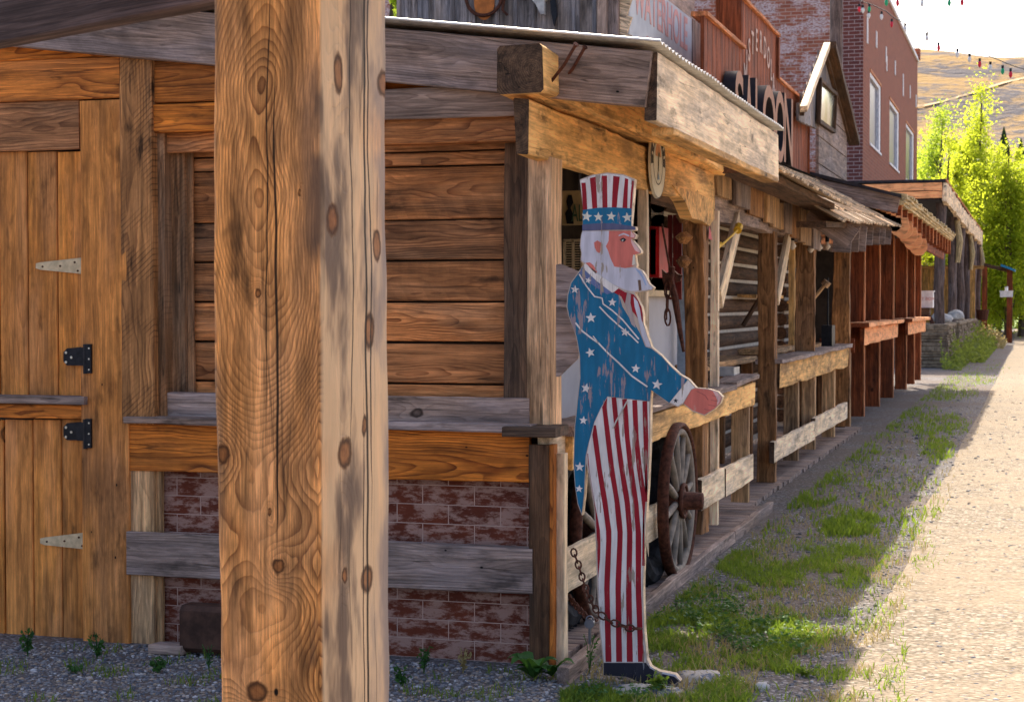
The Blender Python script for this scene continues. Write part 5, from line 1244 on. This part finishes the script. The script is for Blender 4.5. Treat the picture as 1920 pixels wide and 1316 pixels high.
# ================================================================ STRING LIGHTS OVER THE STREET
BC = {'r': plain('bulb_red', (.65, .02, .05), .2, var=.05, bump=0), 'g': plain('bulb_green', (.02, .38, .16), .2, var=.05, bump=0), 'w': plain('bulb_clear', (.75, .74, .72), .15, var=.05, bump=0)}
def lights(lab, pts, bulbs):
    t = thing('street_string_lights', lab, 'string lights', pts[0]); m = MB(); m.tube(pts, .008, 6); m.build('cable', BLACKM, t)
    for (p, c_, k) in bulbs:
        m = MB(); m.tube([p, p + Vector((0, 0, -.05))], .02, 8); s_ = m.build('socket', BLACKM, t)
        m = MB(); q = p + Vector((0, 0, -.05)); m.tube([q, q + Vector((0, 0, -.03)), q + Vector((0, 0, -.07)), q + Vector((0, 0, -.10))], [.018, .03, .026, .006], 10); m.smooth = True; m.build('bulb', BC[c_], t)
def dpt(u, v): return DP(u, v, 31 - (u - 1610) * .012)
c1 = [dpt(u, v) for u, v in ((1606, -4), (1616, 4), (1635, 9), (1662, 22), (1675, 33), (1700, 46), (1727, 55), (1739, 61), (1762, 74), (1782, 80), (1803, 91), (1821, 96), (1834, 101), (1848, 103), (1880, 116), (1897, 123), (1925, 132))]
lights('long string of coloured bulbs sagging from the brick corner across the sky', c1,
       [(dpt(u, v), c_, 0) for u, v, c_ in ((1611, 8, 'r'), (1618, 10, 'w'), (1630, 8, 'g'), (1629, 20, 'w'), (1653, 22, 'w'), (1672, 36, 'r'), (1697, 45, 'w'), (1738, 62, 'w'), (1760, 80, 'r'), (1795, 92, 'w'), (1818, 101, 'w'), (1837, 110, 'r'), (1857, 116, 'w'), (1880, 123, 'g'), (1895, 129, 'r'))])
c2 = [DP(u, v, 27) for u, v in ((1640, -16), (1700, -10), (1760, -11), (1830, -14), (1900, -22))]
lights('upper string of bulbs only just dipping into the top of the sky', c2, [(DP(u, v, 27), c_, 0) for u, v, c_ in ((1662, -6, 'g'), (1683, -5, 'r'), (1729, -4, 'w'), (1780, -5, 'g'), (1804, -6, 'r'))])
# ================================================================ GROUND, HILLS
def groundmat(name, cols, scale=55, tint=None, dirt=None, bump=.8, dist=.012):
    g = NT(name); P = g.n('ShaderNodeTexCoord').outputs['Object']
    vo = g.t.nodes.new('ShaderNodeTexVoronoi'); g.put(vo.inputs['Vector'], P); vo.inputs['Scale'].default_value = scale
    rv = g.n('ShaderNodeSeparateColor', vo.outputs['Color']).outputs[0]
    vo2 = g.t.nodes.new('ShaderNodeTexVoronoi'); g.put(vo2.inputs['Vector'], P); vo2.inputs['Scale'].default_value = scale * 2.7
    rv2 = g.n('ShaderNodeSeparateColor', vo2.outputs['Color']).outputs[0]
    c = g.mix(rv, cols[0], cols[1]); c = g.mix(g.ss(rv, .72, .8), c, cols[2]); c = g.mix(g.M('MULTIPLY', rv2, .5), c, cols[1])
    edge = g.ss(vo.outputs['Distance'], .35, .75)
    c = g.mix(g.M('MULTIPLY', edge, .55), c, tuple(x * .4 for x in cols[0]))
    big = g.noise(P, .7, 5, .6); mid = g.noise(P, 6, 4, .6)
    if dirt: c = g.mix(g.M('MULTIPLY', g.ss(g.M('ADD', g.M('MULTIPLY', big, .6), g.M('MULTIPLY', mid, .4)), .42, .56), dirt[1]), c, dirt[0])
    c = g.mix(1.0, c, g.gray(g.M('ADD', .75, g.M('MULTIPLY', mid, .5))), 'MULTIPLY')
    g.color(c); g.b.inputs['Roughness'].default_value = .95; g.b.inputs['Specular IOR Level'].default_value = .1
    g.bump(g.M('SUBTRACT', g.M('ADD', mid, g.M('MULTIPLY', rv, .3)), g.M('MULTIPLY', vo.outputs['Distance'], .8)), bump, dist)
    return g.m
GRAV = groundmat('gravel', ((.11, .10, .10), (.20, .185, .18), (.40, .38, .38)), 60, dirt=((.145, .108, .082), .6))
ROADM = groundmat('road_gravel', ((.21, .168, .122), (.31, .255, .19), (.43, .37, .30)), 42, dirt=((.30, .235, .165), .6), bump=.8, dist=.014)
LAWN = plain('lawn_green', (.11, .20, .02), .95, var=.35, scale=.8, c2=(.20, .30, .035), bump=.3)
m = MB()
xs = [-3000, -300, -60, -8, -4, -2, -1, 0, 2, 6, 60, 300, 3000]; ysv = [-300, -20, 0, 4, 8, 12, 20, 40, 80, 160, 400, 3200]
vs = [(x, y, 0) for y in ysv for x in xs]; nx = len(xs)
m.add(vs, [(j * nx + i, j * nx + i + 1, (j + 1) * nx + i + 1, (j + 1) * nx + i) for j in range(len(ysv) - 1) for i in range(nx - 1)])
m.build('ground', GRAV, loc=(0, 0, 0), kind='structure')
m = MB(); E_ = []
for k in range(60):
    y = -8 + k * 3.0; E_.append((-.72 + .10 * nz(y * .35) + (.0 if y < 66 else -(y - 66) * .010), y, .004))
m.add(E_ + [(9, p[1], .004) for p in E_], [(i, i + 60, i + 61, i + 1) for i in range(59)])
m.build('road', ROADM, loc=(0, 0, 0), kind='structure')
m = MB(); m.add([(-30, 78, .008), (-1.6, 78, .008), (-2.2, 110, .008), (-.5, 125, .008), (30, 140, .008), (60, 700, .008), (-60, 700, .008)], [tuple(range(7))])
m.build('lawn', LAWN, loc=(0, 0, 0), kind='structure')
# hill
g = NT('dry_hill'); P = g.n('ShaderNodeTexCoord').outputs['Object']
nn = g.noise(g.V('MULTIPLY', P, (.02, .02, .06)), 1, 7, .68); n2 = g.noise(g.V('MULTIPLY', P, (.12, .12, .4)), 1, 4, .7)
c = g.mix(g.ss(nn, .4, .6), (.38, .26, .13), (.27, .21, .15)); c = g.mix(g.M('MULTIPLY', g.ss(g.M('ADD', g.M('MULTIPLY', nn, .5), g.M('MULTIPLY', n2, .5)), .48, .55), .8), c, (.14, .14, .155))
g.color(c); g.b.inputs['Specular IOR Level'].default_value = 0; g.bump(n2, .8, 3)
HILL = g.m
m = MB(); nxh, nyh = 70, 40; vs = []
for j in range(nyh):
    f = j / (nyh - 1); y = 420 + f * 700
    for i in range(nxh):
        x = -420 + 900 * i / (nxh - 1)
        h = 152 * (1 / (1 + math.exp(-(f - .38) * 8.0))) - 6
        h *= 1.05 - max(0, (x + 150) / 900.0)
        h += 12 * nz(x * .006, y * .006) + 4 * nz(x * .025, y * .02)
        vs.append((x, y, h if j else -8))
m.add(vs, [(j * nxh + i, j * nxh + i + 1, (j + 1) * nxh + i + 1, (j + 1) * nxh + i) for j in range(nyh - 1) for i in range(nxh - 1)])
m.smooth = True; hill = m.build('hills', HILL, loc=(0, 0, 0), kind='structure')
def hz(x, y):
    f = (y - 420) / 700; h = 152 * (1 / (1 + math.exp(-(f - .38) * 8.0))) - 6; h *= 1.05 - max(0, (x + 150) / 900.0)
    return h + 12 * nz(x * .006, y * .006) + 4 * nz(x * .025, y * .02)
m = MB(); L_ = []
for k in range(61):
    f = k / 60; u = 1680 + 330 * f; v = 208 - 74 * f + 5 * math.sin(f * 7)
    for dv in (2.2, -1.2):
        r_ = ray(u, v + dv); t = 400
        while t < 1300 and EYE + r_.z * t > hz(r_.x * t, r_.y * t): t += 2
        L_.append((r_.x * t, r_.y * t, EYE + r_.z * t + .8))
m.add(L_, [(2 * i, 2 * i + 2, 2 * i + 3, 2 * i + 1) for i in range(60)]); m.build('hill_path', plain('dust_path', (.44, .31, .17), .95, var=.1), loc=(0, 0, 0), kind='structure')

# ================================================================ LOOSE STONES, GRASS (numpy batches)
def npmesh(name, V, F, mat, attrs, **props):
    me = bpy.data.meshes.new(name); nv = len(V); nf = len(F); k = F.shape[1]
    me.vertices.add(nv); me.vertices.foreach_set('co', V.astype(np.float32).ravel())
    me.loops.add(nf * k); me.loops.foreach_set('vertex_index', F.astype(np.int32).ravel())
    me.polygons.add(nf); me.polygons.foreach_set('loop_start', np.arange(0, nf * k, k, dtype=np.int32)); me.polygons.foreach_set('loop_total', np.full(nf, k, dtype=np.int32))
    me.materials.append(mat)
    for n_, a in attrs.items():
        at = me.attributes.new(n_, 'FLOAT', 'POINT'); at.data.foreach_set('value', a.astype(np.float32))
    me.update(); me.validate()
    o = bpy.data.objects.new(name, me); col.objects.link(o)
    for kk, v in props.items(): o[kk] = v
    return o
def nproj(X, Y, Z):
    dz = Z - EYE
    wv = X * FW.x + Y * FW.y + dz * FW.z
    return CU + FPX * (X * RT.x + Y * RT.y) / wv, CV - FPX * (X * UP.x + Y * UP.y + dz * UP.z) / wv
# sample ground points evenly as seen, up to 30 m away
def sample(n, u0, u1, v0, v1):
    U = RNG.uniform(u0, u1, n); V = RNG.uniform(v0, v1, n)
    a = (U - CU) / FPX; b = (CV - V) / FPX
    rx = FW.x + a * RT.x + b * UP.x; ry = FW.y + a * RT.y + b * UP.y; rz = FW.z + b * UP.z
    t = -EYE / rz
    return U, V, rx * t, ry * t
g = NT('loose_stones'); r_ = g.attr('rnd', 'Fac')
c = g.mix(g.ss(r_, 0, .6), (.10, .105, .125), (.25, .24, .245)); c = g.mix(g.ss(r_, .6, .8), c, (.36, .27, .19)); c = g.mix(g.ss(r_, .86, .95), c, (.50, .48, .48))
g.color(c); g.b.inputs['Roughness'].default_value = .85
STM = g.m
bm = bmesh.new(); bmesh.ops.create_icosphere(bm, subdivisions=1, radius=1); TV = np.array([v.co[:] for v in bm.verts]); TF = np.array([[v.index for v in f.verts] for f in bm.faces]); bm.free()
def stones(name, U, V, X, Y, smin, smax):
    n = len(X); s = RNG.uniform(smin, smax, n) * RNG.uniform(.6, 1.3, n)
    s = s * np.clip(Y / 9.0, 1, 2.2)
    ang = RNG.uniform(0, 6.28, n); ca, sa = np.cos(ang), np.sin(ang)
    q = TV[None] * RNG.uniform(.8, 1.15, (n, len(TV), 1)) * np.stack([s * RNG.uniform(.8, 1.5, n), s * RNG.uniform(.7, 1.0, n), s * RNG.uniform(.35, .7, n)], 1)[:, None]
    x = q[..., 0] * ca[:, None] - q[..., 1] * sa[:, None] + X[:, None]; y = q[..., 0] * sa[:, None] + q[..., 1] * ca[:, None] + Y[:, None]; z = q[..., 2] + (s * .2)[:, None]
    Vv = np.stack([x, y, z], -1).reshape(-1, 3); F = (TF[None] + (np.arange(n) * len(TV))[:, None, None]).reshape(-1, 3)
    return npmesh(name, Vv, F, STM, {'rnd': np.repeat(RNG.uniform(0, 1, n), len(TV))}, kind='stuff', label='loose grey and tan gravel stones')
U1, V1, X1, Y1 = sample(9000, -30, 1060, 1205, 1330); k = Y1 < 6.62
U2, V2, X2, Y2s = sample(15000, 1060, 1935, 700, 1330); k2 = (X2 > -1.68) & (RNG.uniform(0, 1, len(X2)) < np.where(X2 > -.7, .42, .8))
Ua, Va, Xa, Ya = [np.concatenate([p[k], q[k2]]) for p, q in ((U1, U2), (V1, V2), (X1, X2), (Y1, Y2s))]
stones('gravel_stones', Ua, Va, Xa, Ya, .003, .010)

def leafmat(name, a, b, tr, trans=.5, rough=.6):
    g = NT(name); r_ = g.attr('rnd', 'Fac')
    c = g.mix(r_, a, b); g.color(c); g.b.inputs['Roughness'].default_value = rough
    t = g.t.nodes.new('ShaderNodeBsdfTranslucent'); g.put(t.inputs[0], g.mix(r_, tuple(x * .75 for x in tr), tr))
    mx = g.t.nodes.new('ShaderNodeMixShader'); mx.inputs[0].default_value = trans
    g.t.links.new(g.b.outputs[0], mx.inputs[1]); g.t.links.new(t.outputs[0], mx.inputs[2]); g.t.links.new(mx.outputs[0], g.t.nodes['Material Output'].inputs[0])
    return g.m
GR = leafmat('grass_blade', (.035, .10, .010), (.17, .24, .03), (.30, .42, .04), .45)
DRY = leafmat('dry_grass', (.30, .22, .09), (.42, .33, .14), (.5, .4, .15), .3)
def blades(name, X, Y, hmin, hmax, wd, mat, lean=.5, z0=0.0, label='patchy green grass and weeds in the gravel', **kw):
    n = len(X); h = RNG.uniform(hmin, hmax, n); ang = RNG.uniform(0, 6.28, n); l = RNG.uniform(0, lean, n) * h; w_ = wd * RNG.uniform(.6, 1.4, n)
    a2 = RNG.uniform(0, 6.28, n); dx, dy = np.cos(ang), np.sin(ang); wx, wy = np.cos(a2) * w_, np.sin(a2) * w_
    Z0 = np.zeros(n) + z0
    P = [np.stack([X - wx, Y - wy, Z0], 1), np.stack([X + wx, Y + wy, Z0], 1),
         np.stack([X + dx * l * .35 + wx * .8, Y + dy * l * .35 + wy * .8, Z0 + h * .6], 1), np.stack([X + dx * l * .35 - wx * .8, Y + dy * l * .35 - wy * .8, Z0 + h * .6], 1),
         np.stack([X + dx * l + wx * .1, Y + dy * l + wy * .1, Z0 + h], 1), np.stack([X + dx * l - wx * .1, Y + dy * l - wy * .1, Z0 + h], 1)]
    V = np.stack(P, 1).reshape(-1, 3); b = (np.arange(n) * 6)[:, None]
    F = np.concatenate([b + np.array([[0, 1, 2, 3]]), b + np.array([[3, 2, 4, 5]])])
    return npmesh(name, V, F, mat, {'rnd': np.repeat(RNG.uniform(0, 1, n), 6)}, kind='stuff', label=label, **kw)
PATCH = [(1485, 930, 75, 22, 1.0), (1400, 1075, 210, 50, 1.0), (1330, 1150, 130, 50, 1), (1290, 1190, 120, 60, .9), (1420, 1200, 120, 45, .95), (1560, 1055, 90, 40, .9), (1590, 985, 60, 22, .7), (1745, 738, 75, 14, 1.2), (1790, 712, 70, 12, 1.4), (1745, 715, 60, 22, 1.2),
         (1690, 775, 60, 16, .9), (1640, 800, 50, 22, .8), (1760, 800, 50, 20, .9), (1755, 840, 30, 26, .8), (1600, 850, 60, 16, .5), (1450, 1250, 50, 16, .6), (1330, 1300, 80, 26, .9), (1150, 1312, 130, 18, .8), (1240, 1230, 60, 60, .6),
         (1700, 940, 60, 60, .10), (1690, 1030, 80, 40, .12), (1590, 1170, 60, 30, .2), (1530, 890, 50, 20, .6), (1570, 905, 30, 12, .6), (1560, 1270, 30, 16, .3), (1840, 690, 50, 12, .3)]
U, V, X, Y = sample(300000, 1050, 1930, 675, 1330)
pr = np.zeros(len(U))
for (cu_, cv_, ru, rv, dn) in PATCH:
    d2 = ((U - cu_) / ru) ** 2 + ((V - cv_) / rv) ** 2; pr = np.maximum(pr, dn * np.clip(1.35 - d2 * .8, 0, 1))
pr = np.maximum(pr, .07 * (U < 1700))
nf = np.array([noise.fractal(Vector((x * 4.5, y * 2.6, 3.3)), .6, 2.1, 3) for x, y in zip(X, Y)])
keep = (RNG.uniform(0, 1, len(U)) < np.clip(pr, 0, 1) * np.clip(.66 + nf * 1.9, 0.05, 1) * .95) & (X > -1.69) & (((U - 1228) / 85) ** 2 + ((V - 1296) / 17) ** 2 > 1) & (((U - 1305) / 45) ** 2 + ((V - 1275) / 14) ** 2 > 1)
X_, Y_ = X[keep], Y[keep]
sc_ = np.clip(Y_ / 9, 1, 2.6)
near = Y_ < 11
blades('grass', X_[near], Y_[near], .008, .044, .0026, GR, 1.3)
blades('grass', X_[~near], Y_[~near], .012, .065, .0055, GR, 1.1, label='green grass along the porch further up the street')
# sparse dry blades
U, V, X, Y = sample(26000, 1050, 1930, 700, 1330); nf = np.array([nz(x * 3, y * 2, 9) for x, y in zip(X, Y)])
k = (X > -1.69) & (X < -.6) & (nf > -.02); blades('dry_grass', X[k], Y[k], .01, .05, .0022, DRY, 1.2, label='dry straw coloured grass between the green patches')
# low clover leaves
def leaves(name, C, size, mat, flat=.3, **props):
    n = len(C); s = size * RNG.uniform(.6, 1.4, n); d = RNG.normal(0, 1, (n, 3)); d[:, 2] *= flat; d /= np.linalg.norm(d, axis=1)[:, None]
    nrm = RNG.normal(0, 1, (n, 3)); nrm[:, 2] = np.abs(nrm[:, 2]) + (1 - flat) * 1.5; t = np.cross(d, nrm); t /= np.linalg.norm(t, axis=1)[:, None]
    a = C; P = [a - d * s[:, None], a + t * s[:, None] * .55, a + d * s[:, None], a - t * s[:, None] * .55]
    V = np.stack(P, 1).reshape(-1, 3); F = (np.arange(n) * 4)[:, None] + np.array([[0, 1, 2, 3]])
    return npmesh(name, V, F, mat, {'rnd': np.repeat(RNG.uniform(0, 1, n), 4)}, **props)
WEED = leafmat('weed_leaf', (.022, .075, .018), (.06, .15, .03), (.12, .28, .03), .3)
U, V, X, Y = sample(60000, 1080, 1620, 1080, 1320)
pr = np.zeros(len(U))
for (cu_, cv_, ru, rv, dn) in ((1330, 1160, 110, 40, 1), (1420, 1190, 100, 40, 1), (1270, 1165, 60, 18, .8), (1320, 1110, 60, 20, .5), (1150, 1308, 110, 14, .6), (1460, 1225, 70, 20, .7)):
    pr = np.maximum(pr, dn * np.clip(1.3 - ((U - cu_) / ru) ** 2 - ((V - cv_) / rv) ** 2, 0, 1))
nf = np.array([nz(x * 9, y * 7, 4) for x, y in zip(X, Y)])
k = (RNG.uniform(0, 1, len(U)) < pr * np.clip(.35 + nf * 1.6, 0, 1) * .6) & (X > -1.66)
C = np.stack([X[k], Y[k], RNG.uniform(.008, .045, k.sum())], 1); leaves('clover', C, .011, WEED, kind='stuff', label='low dark green clover beside the deck beam')
# weeds at the wall foot
def weed(u, v, h, n, lab, Y=None, mat=WEED, size=.016, spread=.05, cat='weed', group='weeds at the storefront wall'):
    p = GD(u, v); m = MB(); t = thing('weed_plant', lab, cat, (p.x, p.y, 0), group)
    st = []; C = []
    for i in range(n):
        a = random.uniform(0, 6.28); hh = h * random.uniform(.5, 1); L = random.uniform(.2, 1) * spread; q = Vector((p.x + math.cos(a) * L, p.y + math.sin(a) * L * .6, hh))
        m.tube([(p.x, p.y, 0), tuple(Vector((p.x, p.y, hh * .5)).lerp(q, .35)), tuple(q)], .0016, 4)
        for k_ in range(9):
            f = .3 + .7 * k_ / 9; c_ = Vector((p.x, p.y, 0)).lerp(q, f); C.append((c_.x + random.uniform(-1, 1) * size, c_.y + random.uniform(-1, 1) * size, hh * f + random.uniform(-.5, .5) * size))
    m.build('stems', mat, t); o = leaves('leaves', np.array(C) - np.array(t.location), size, mat, flat=.8); o.parent = t
weed(52, 1232, .14, 9, 'feathery green weed at the foot of the plank door', size=.012)
weed(182, 1236, .12, 8, 'small feathery weed before the door jamb', size=.011)
weed(142, 1262, .05, 5, 'tiny low weed in the gravel before the door', size=.01)
weed(296, 1262, .07, 8, 'low weed tuft beside the wood block', size=.012)
weed(392, 1258, .14, 4, 'thin weed with yellow flowers left of the timber post', size=.007)
weed(795, 1262, .13, 8, 'tall thin weed in front of the brick panel', size=.010)
weed(868, 1262, .12, 7, 'wispy dry weed right of the brick panel middle', mat=DRY, size=.009)
weed(755, 1285, .08, 8, 'small green weed beside the timber post foot', size=.010)
weed(1105, 1262, .2, 4, 'thin grass stalk growing at the deck corner', size=.008)
weed(1512, 1268, .045, 7, 'low grass tuft on the bare gravel', size=.012, mat=GR)
weed(1235, 1300, .09, 10, 'bright grass tuft in front of the speckled rock', size=.014, mat=GR)
U, V, X, Y = sample(5000, -10, 1060, 1215, 1325); nf = np.array([nz(x * 5, y * 5, 2) for x, y in zip(X, Y)]); k = (Y < 6.6) & (nf > .18)
blades('grass', X[k], Y[k], .01, .045, .002, GR, 1.0, label='sparse grass at the foot of the storefront wall')
# broad leaved plant
def broad(u, v, n, r, lab):
    p = GD(u, v); m = MB(); 
    for i in range(n):
        a = 6.28 * i / n + random.uniform(-.3, .3); L = r * random.uniform(.6, 1.1); el = random.uniform(.25, .8); d = Vector((math.cos(a), math.sin(a) * .8, 0)); s = Vector((-d.y, d.x, 0)).normalized()
        pts = []; 
        for k_ in range(7):
            f = k_ / 6; c_ = Vector((p.x, p.y, .01)) + d * L * f + Vector((0, 0, L * el * math.sin(f * 2.2))); w_ = L * .27 * math.sin(math.pi * min(1, f * .95 + .05)) * (1 + .2 * (k_ % 2)) + .002
            pts += [c_ - s * w_ + Vector((0, 0, w_ * .3)), c_, c_ + s * w_ + Vector((0, 0, w_ * .3))]
        fs = []
        for k_ in range(6): b_ = k_ * 3; fs += [(b_, b_ + 1, b_ + 4, b_ + 3), (b_ + 1, b_ + 2, b_ + 5, b_ + 4)]
        m.add(pts, fs)
    m.smooth = True; return m.build('broad_leaved_plant', WEED, label=lab, category='plant')
broad(1000, 1275, 13, .11, 'broad leaved green plant at the foot of the corner post')
broad(1035, 1272, 9, .085, 'smaller broad leaved plant tucked against the deck corner')
# tall weeds by the stone wall
def weedmass(u0, u1, v0, v1, Y0, Y1, n, mat, size, lab, xj=.5):
    Yr = RNG.uniform(Y0, Y1, n); U = RNG.uniform(u0, u1, n); X = -1.95 + RNG.uniform(-.1, xj, n); hmax = np.interp(Yr, [Y0, Y1], [.62, .9]); Z = RNG.uniform(0, 1, n) ** 1.0 * hmax * (1 - (X + 1.95) / (xj + .25)) * (.7 + .5 * np.sin(Yr * 1.7 + X * 5))
    return leaves('roadside_weeds', np.stack([X, Yr, np.abs(Z)], 1), size, mat, flat=1.0, kind='stuff', label=lab)
TW = leafmat('tall_weed_leaf', (.06, .10, .02), (.16, .20, .04), (.34, .42, .06), .45)
weedmass(0, 0, 0, 0, 46, 66, 5200, TW, .05, 'tall green weeds growing against the far stone walls', .7)
weedmass(0, 0, 0, 0, 40.5, 46, 1500, TW, .04, 'low weeds at the near stone wall', .35)
weedmass(0, 0, 0, 0, 62, 72, 1800, DRY, .06, 'dry yellow weeds at the far end of the wall', .9)

# ================================================================ TREES
BARK = plain('bark', (.10, .075, .055), .9, var=.4, scale=10)
LA = leafmat('aspen_leaf', (.09, .16, .012), (.18, .24, .02), (.70, .80, .05), .62)
LB = leafmat('green_leaf', (.07, .14, .015), (.13, .20, .025), (.55, .70, .06), .6)
LC = leafmat('dark_leaf', (.02, .05, .01), (.045, .08, .015), (.10, .17, .02), .4)
def tree(x, y, h, w_, n, size, mat, lab, cat='tree', name='aspen_tree', low=.18, group='trees beyond the buildings', trunk=.18, clumps=80):
    t = thing(name, lab, cat, (x, y, 0), group)
    m = MB(); m.tube([(x, y, 0), (x + .1, y, h * .35), (x - .1, y, h * .7), (x, y, h * .95)], [trunk, trunk * .8, trunk * .45, trunk * .1], 8, wob=.1)
    CC = []; LD = [(x, y, 1.0, .62)] + [(x + random.uniform(-.62, .62) * w_, y + random.uniform(-.6, .6) * w_, random.uniform(.62, .93), random.uniform(.38, .6)) for _ in range(6)]
    for i in range(clumps):
        lx, ly, lh, lw = LD[i % len(LD)]
        fr = random.random() ** .9; f = low + (lh - low) * fr
        prof = (1 - fr ** 2.2) * .9 + .12
        a = random.uniform(0, 6.28); rr = w_ * lw * 1.25 * prof * math.sqrt(random.random())
        cx = x + (lx - x) * min(1, fr * 1.6 + .2)
        c_ = Vector((cx + math.cos(a) * rr, ly + math.sin(a) * rr, h * f)); CC.append((c_, w_ * random.uniform(.06, .26)))
        if i % 5 == 0: m.tube([(x, y, max(.5, h * f - w_ * .9)), tuple(Vector((x, y, h * f - w_ * .4)).lerp(c_, .5)), tuple(c_)], [trunk * .22, trunk * .12, .015], 5)
    m.build('trunk', BARK, t)
    per = int(n * .8) // len(CC); P = []
    for c_, r_ in CC:
        d = RNG.normal(0, .7, (per, 3)); P.append(np.array(c_) + d * r_ * np.array([1, 1, 1.5]))
    st_ = np.stack([RNG.uniform(-1, 1, n // 12) * w_, RNG.uniform(-1, 1, n // 12) * w_, RNG.uniform(low, .8, n // 12) * h], 1) + np.array([x, y, 0]); P.append(st_)
    o = leaves('crown', np.concatenate(P) - np.array([x, y, 0]), size * 1.12, mat, flat=1.0); o.parent = t
def tpos(u, d): p = DP(u, 575, d); return p.x, p.y
def hgt(v, d): return EYE + (575 - v) / FPX * d
def T(u, vtop, d, wpx, n, size, mat, lab, **k):
    x, y = tpos(u, d); tree(x, y, hgt(vtop, d), wpx / FPX * d, n, size, mat, lab, **k)
T(1838, 172, 84, 74, 43500, 0.061, LA, 'tallest bright yellow green tree standing right of the brick building', low=.07, clumps=190)
T(1765, 200, 96, 74, 31900, 0.065, LB, 'green tree closest to the far end of the brick wall', low=.05, clumps=150)
T(1778, 262, 79, 66, 26100, 0.058, LA, 'bushy yellow green tree low in front of the tallest tree', low=.05, clumps=140)
T(1890, 262, 80, 84, 40600, 0.061, LA, 'wide sunlit tree filling the right edge of the view', low=.13, clumps=190)
T(1955, 330, 90, 80, 14500, 0.065, LB, 'sunlit tree cut off by the right edge of the view', low=.13, clumps=90)
T(1815, 330, 100, 80, 26100, 0.065, LB, 'low broad green tree behind the long log porch', low=.1, clumps=140)
T(1925, 290, 100, 70, 23200, 0.065, LB, 'greener tree behind the wide sunlit one at the right edge', low=.14, clumps=130)
T(1868, 385, 120, 90, 20300, 0.086, LC, 'shaded green tree behind the blue roofed shelter', low=.12, clumps=100, trunk=.4)
T(1848, 430, 105, 40, 10150, 0.079, LC, 'dark low tree near the shelter beam', low=.16, clumps=68, trunk=.35)
T(1925, 430, 140, 60, 13050, 0.101, LC, 'dark tree over the distant lawn', low=.22, clumps=80, trunk=.4)
T(1795, 300, 88, 90, 34800, 0.061, LA, 'spreading yellow green tree filling the gap above the log porch roof', low=.05, clumps=200)
T(1850, 290, 92, 95, 34800, 0.061, LA, 'spreading bright tree between the tallest tree and the right edge', low=.1, clumps=200)
T(1872, 330, 96, 90, 20000, .07, LA, 'soft bright tree behind the mailbox and shelter', low=.16, clumps=170)
T(1745, 230, 110, 80, 23200, 0.072, LB, 'farther green tree half hidden by the brick building corner', low=.05, clumps=140)
T(1915, 370, 84, 70, 20300, 0.061, LA, 'lower bright tree in front of the lawn at the right edge', low=.2, clumps=140)
T(1745, 470, 74, 14, 3770, 0.050, LA, 'small bright shrub between the first log posts', low=.3, name='shrub', cat='shrub', trunk=.05, clumps=28)
x, y = tpos(738, 24); tree(x, y, hgt(-60, 24), .8, 3500, .05, LB, 'leafy tree top just visible above the shed roof', low=.5, clumps=48)
for i, (u, v, d, hh) in enumerate(((1880, 262, 560, 10), (1912, 272, 570, 8))):
    x, y = tpos(u, d); z0 = hgt(v + 6, d); t = thing('pine_tree', ('lone dark pine on the dry slope', 'low dark bush on the dry slope at the right edge')[i], ('tree', 'bush')[i], (x, y, z0 - 6), 'small evergreens on the hill')
    m = MB()
    for k_ in range(6): m.tube([(x, y, z0 - 5 + hh * k_ / 7), (x, y, z0 - 5 + hh * (k_ + 2.2) / 7)], [hh * .30 * (1 - k_ / 7), .05], 9, wob=.3)
    m.build('crown', LC, t)
# far dark row of bushes at the end of the lawn
C = RNG.normal(0, 1, (9000, 3)) * np.array([18, 6, 2.6]) + np.array([-6, 330, 3.0]); C[:, 2] = np.abs(C[:, 2])
leaves('far_woods', C, .55, LB, flat=1.0, kind='stuff', label='far line of green woods at the end of the lawn')
# make every piece of glass and metal share smooth shading where needed
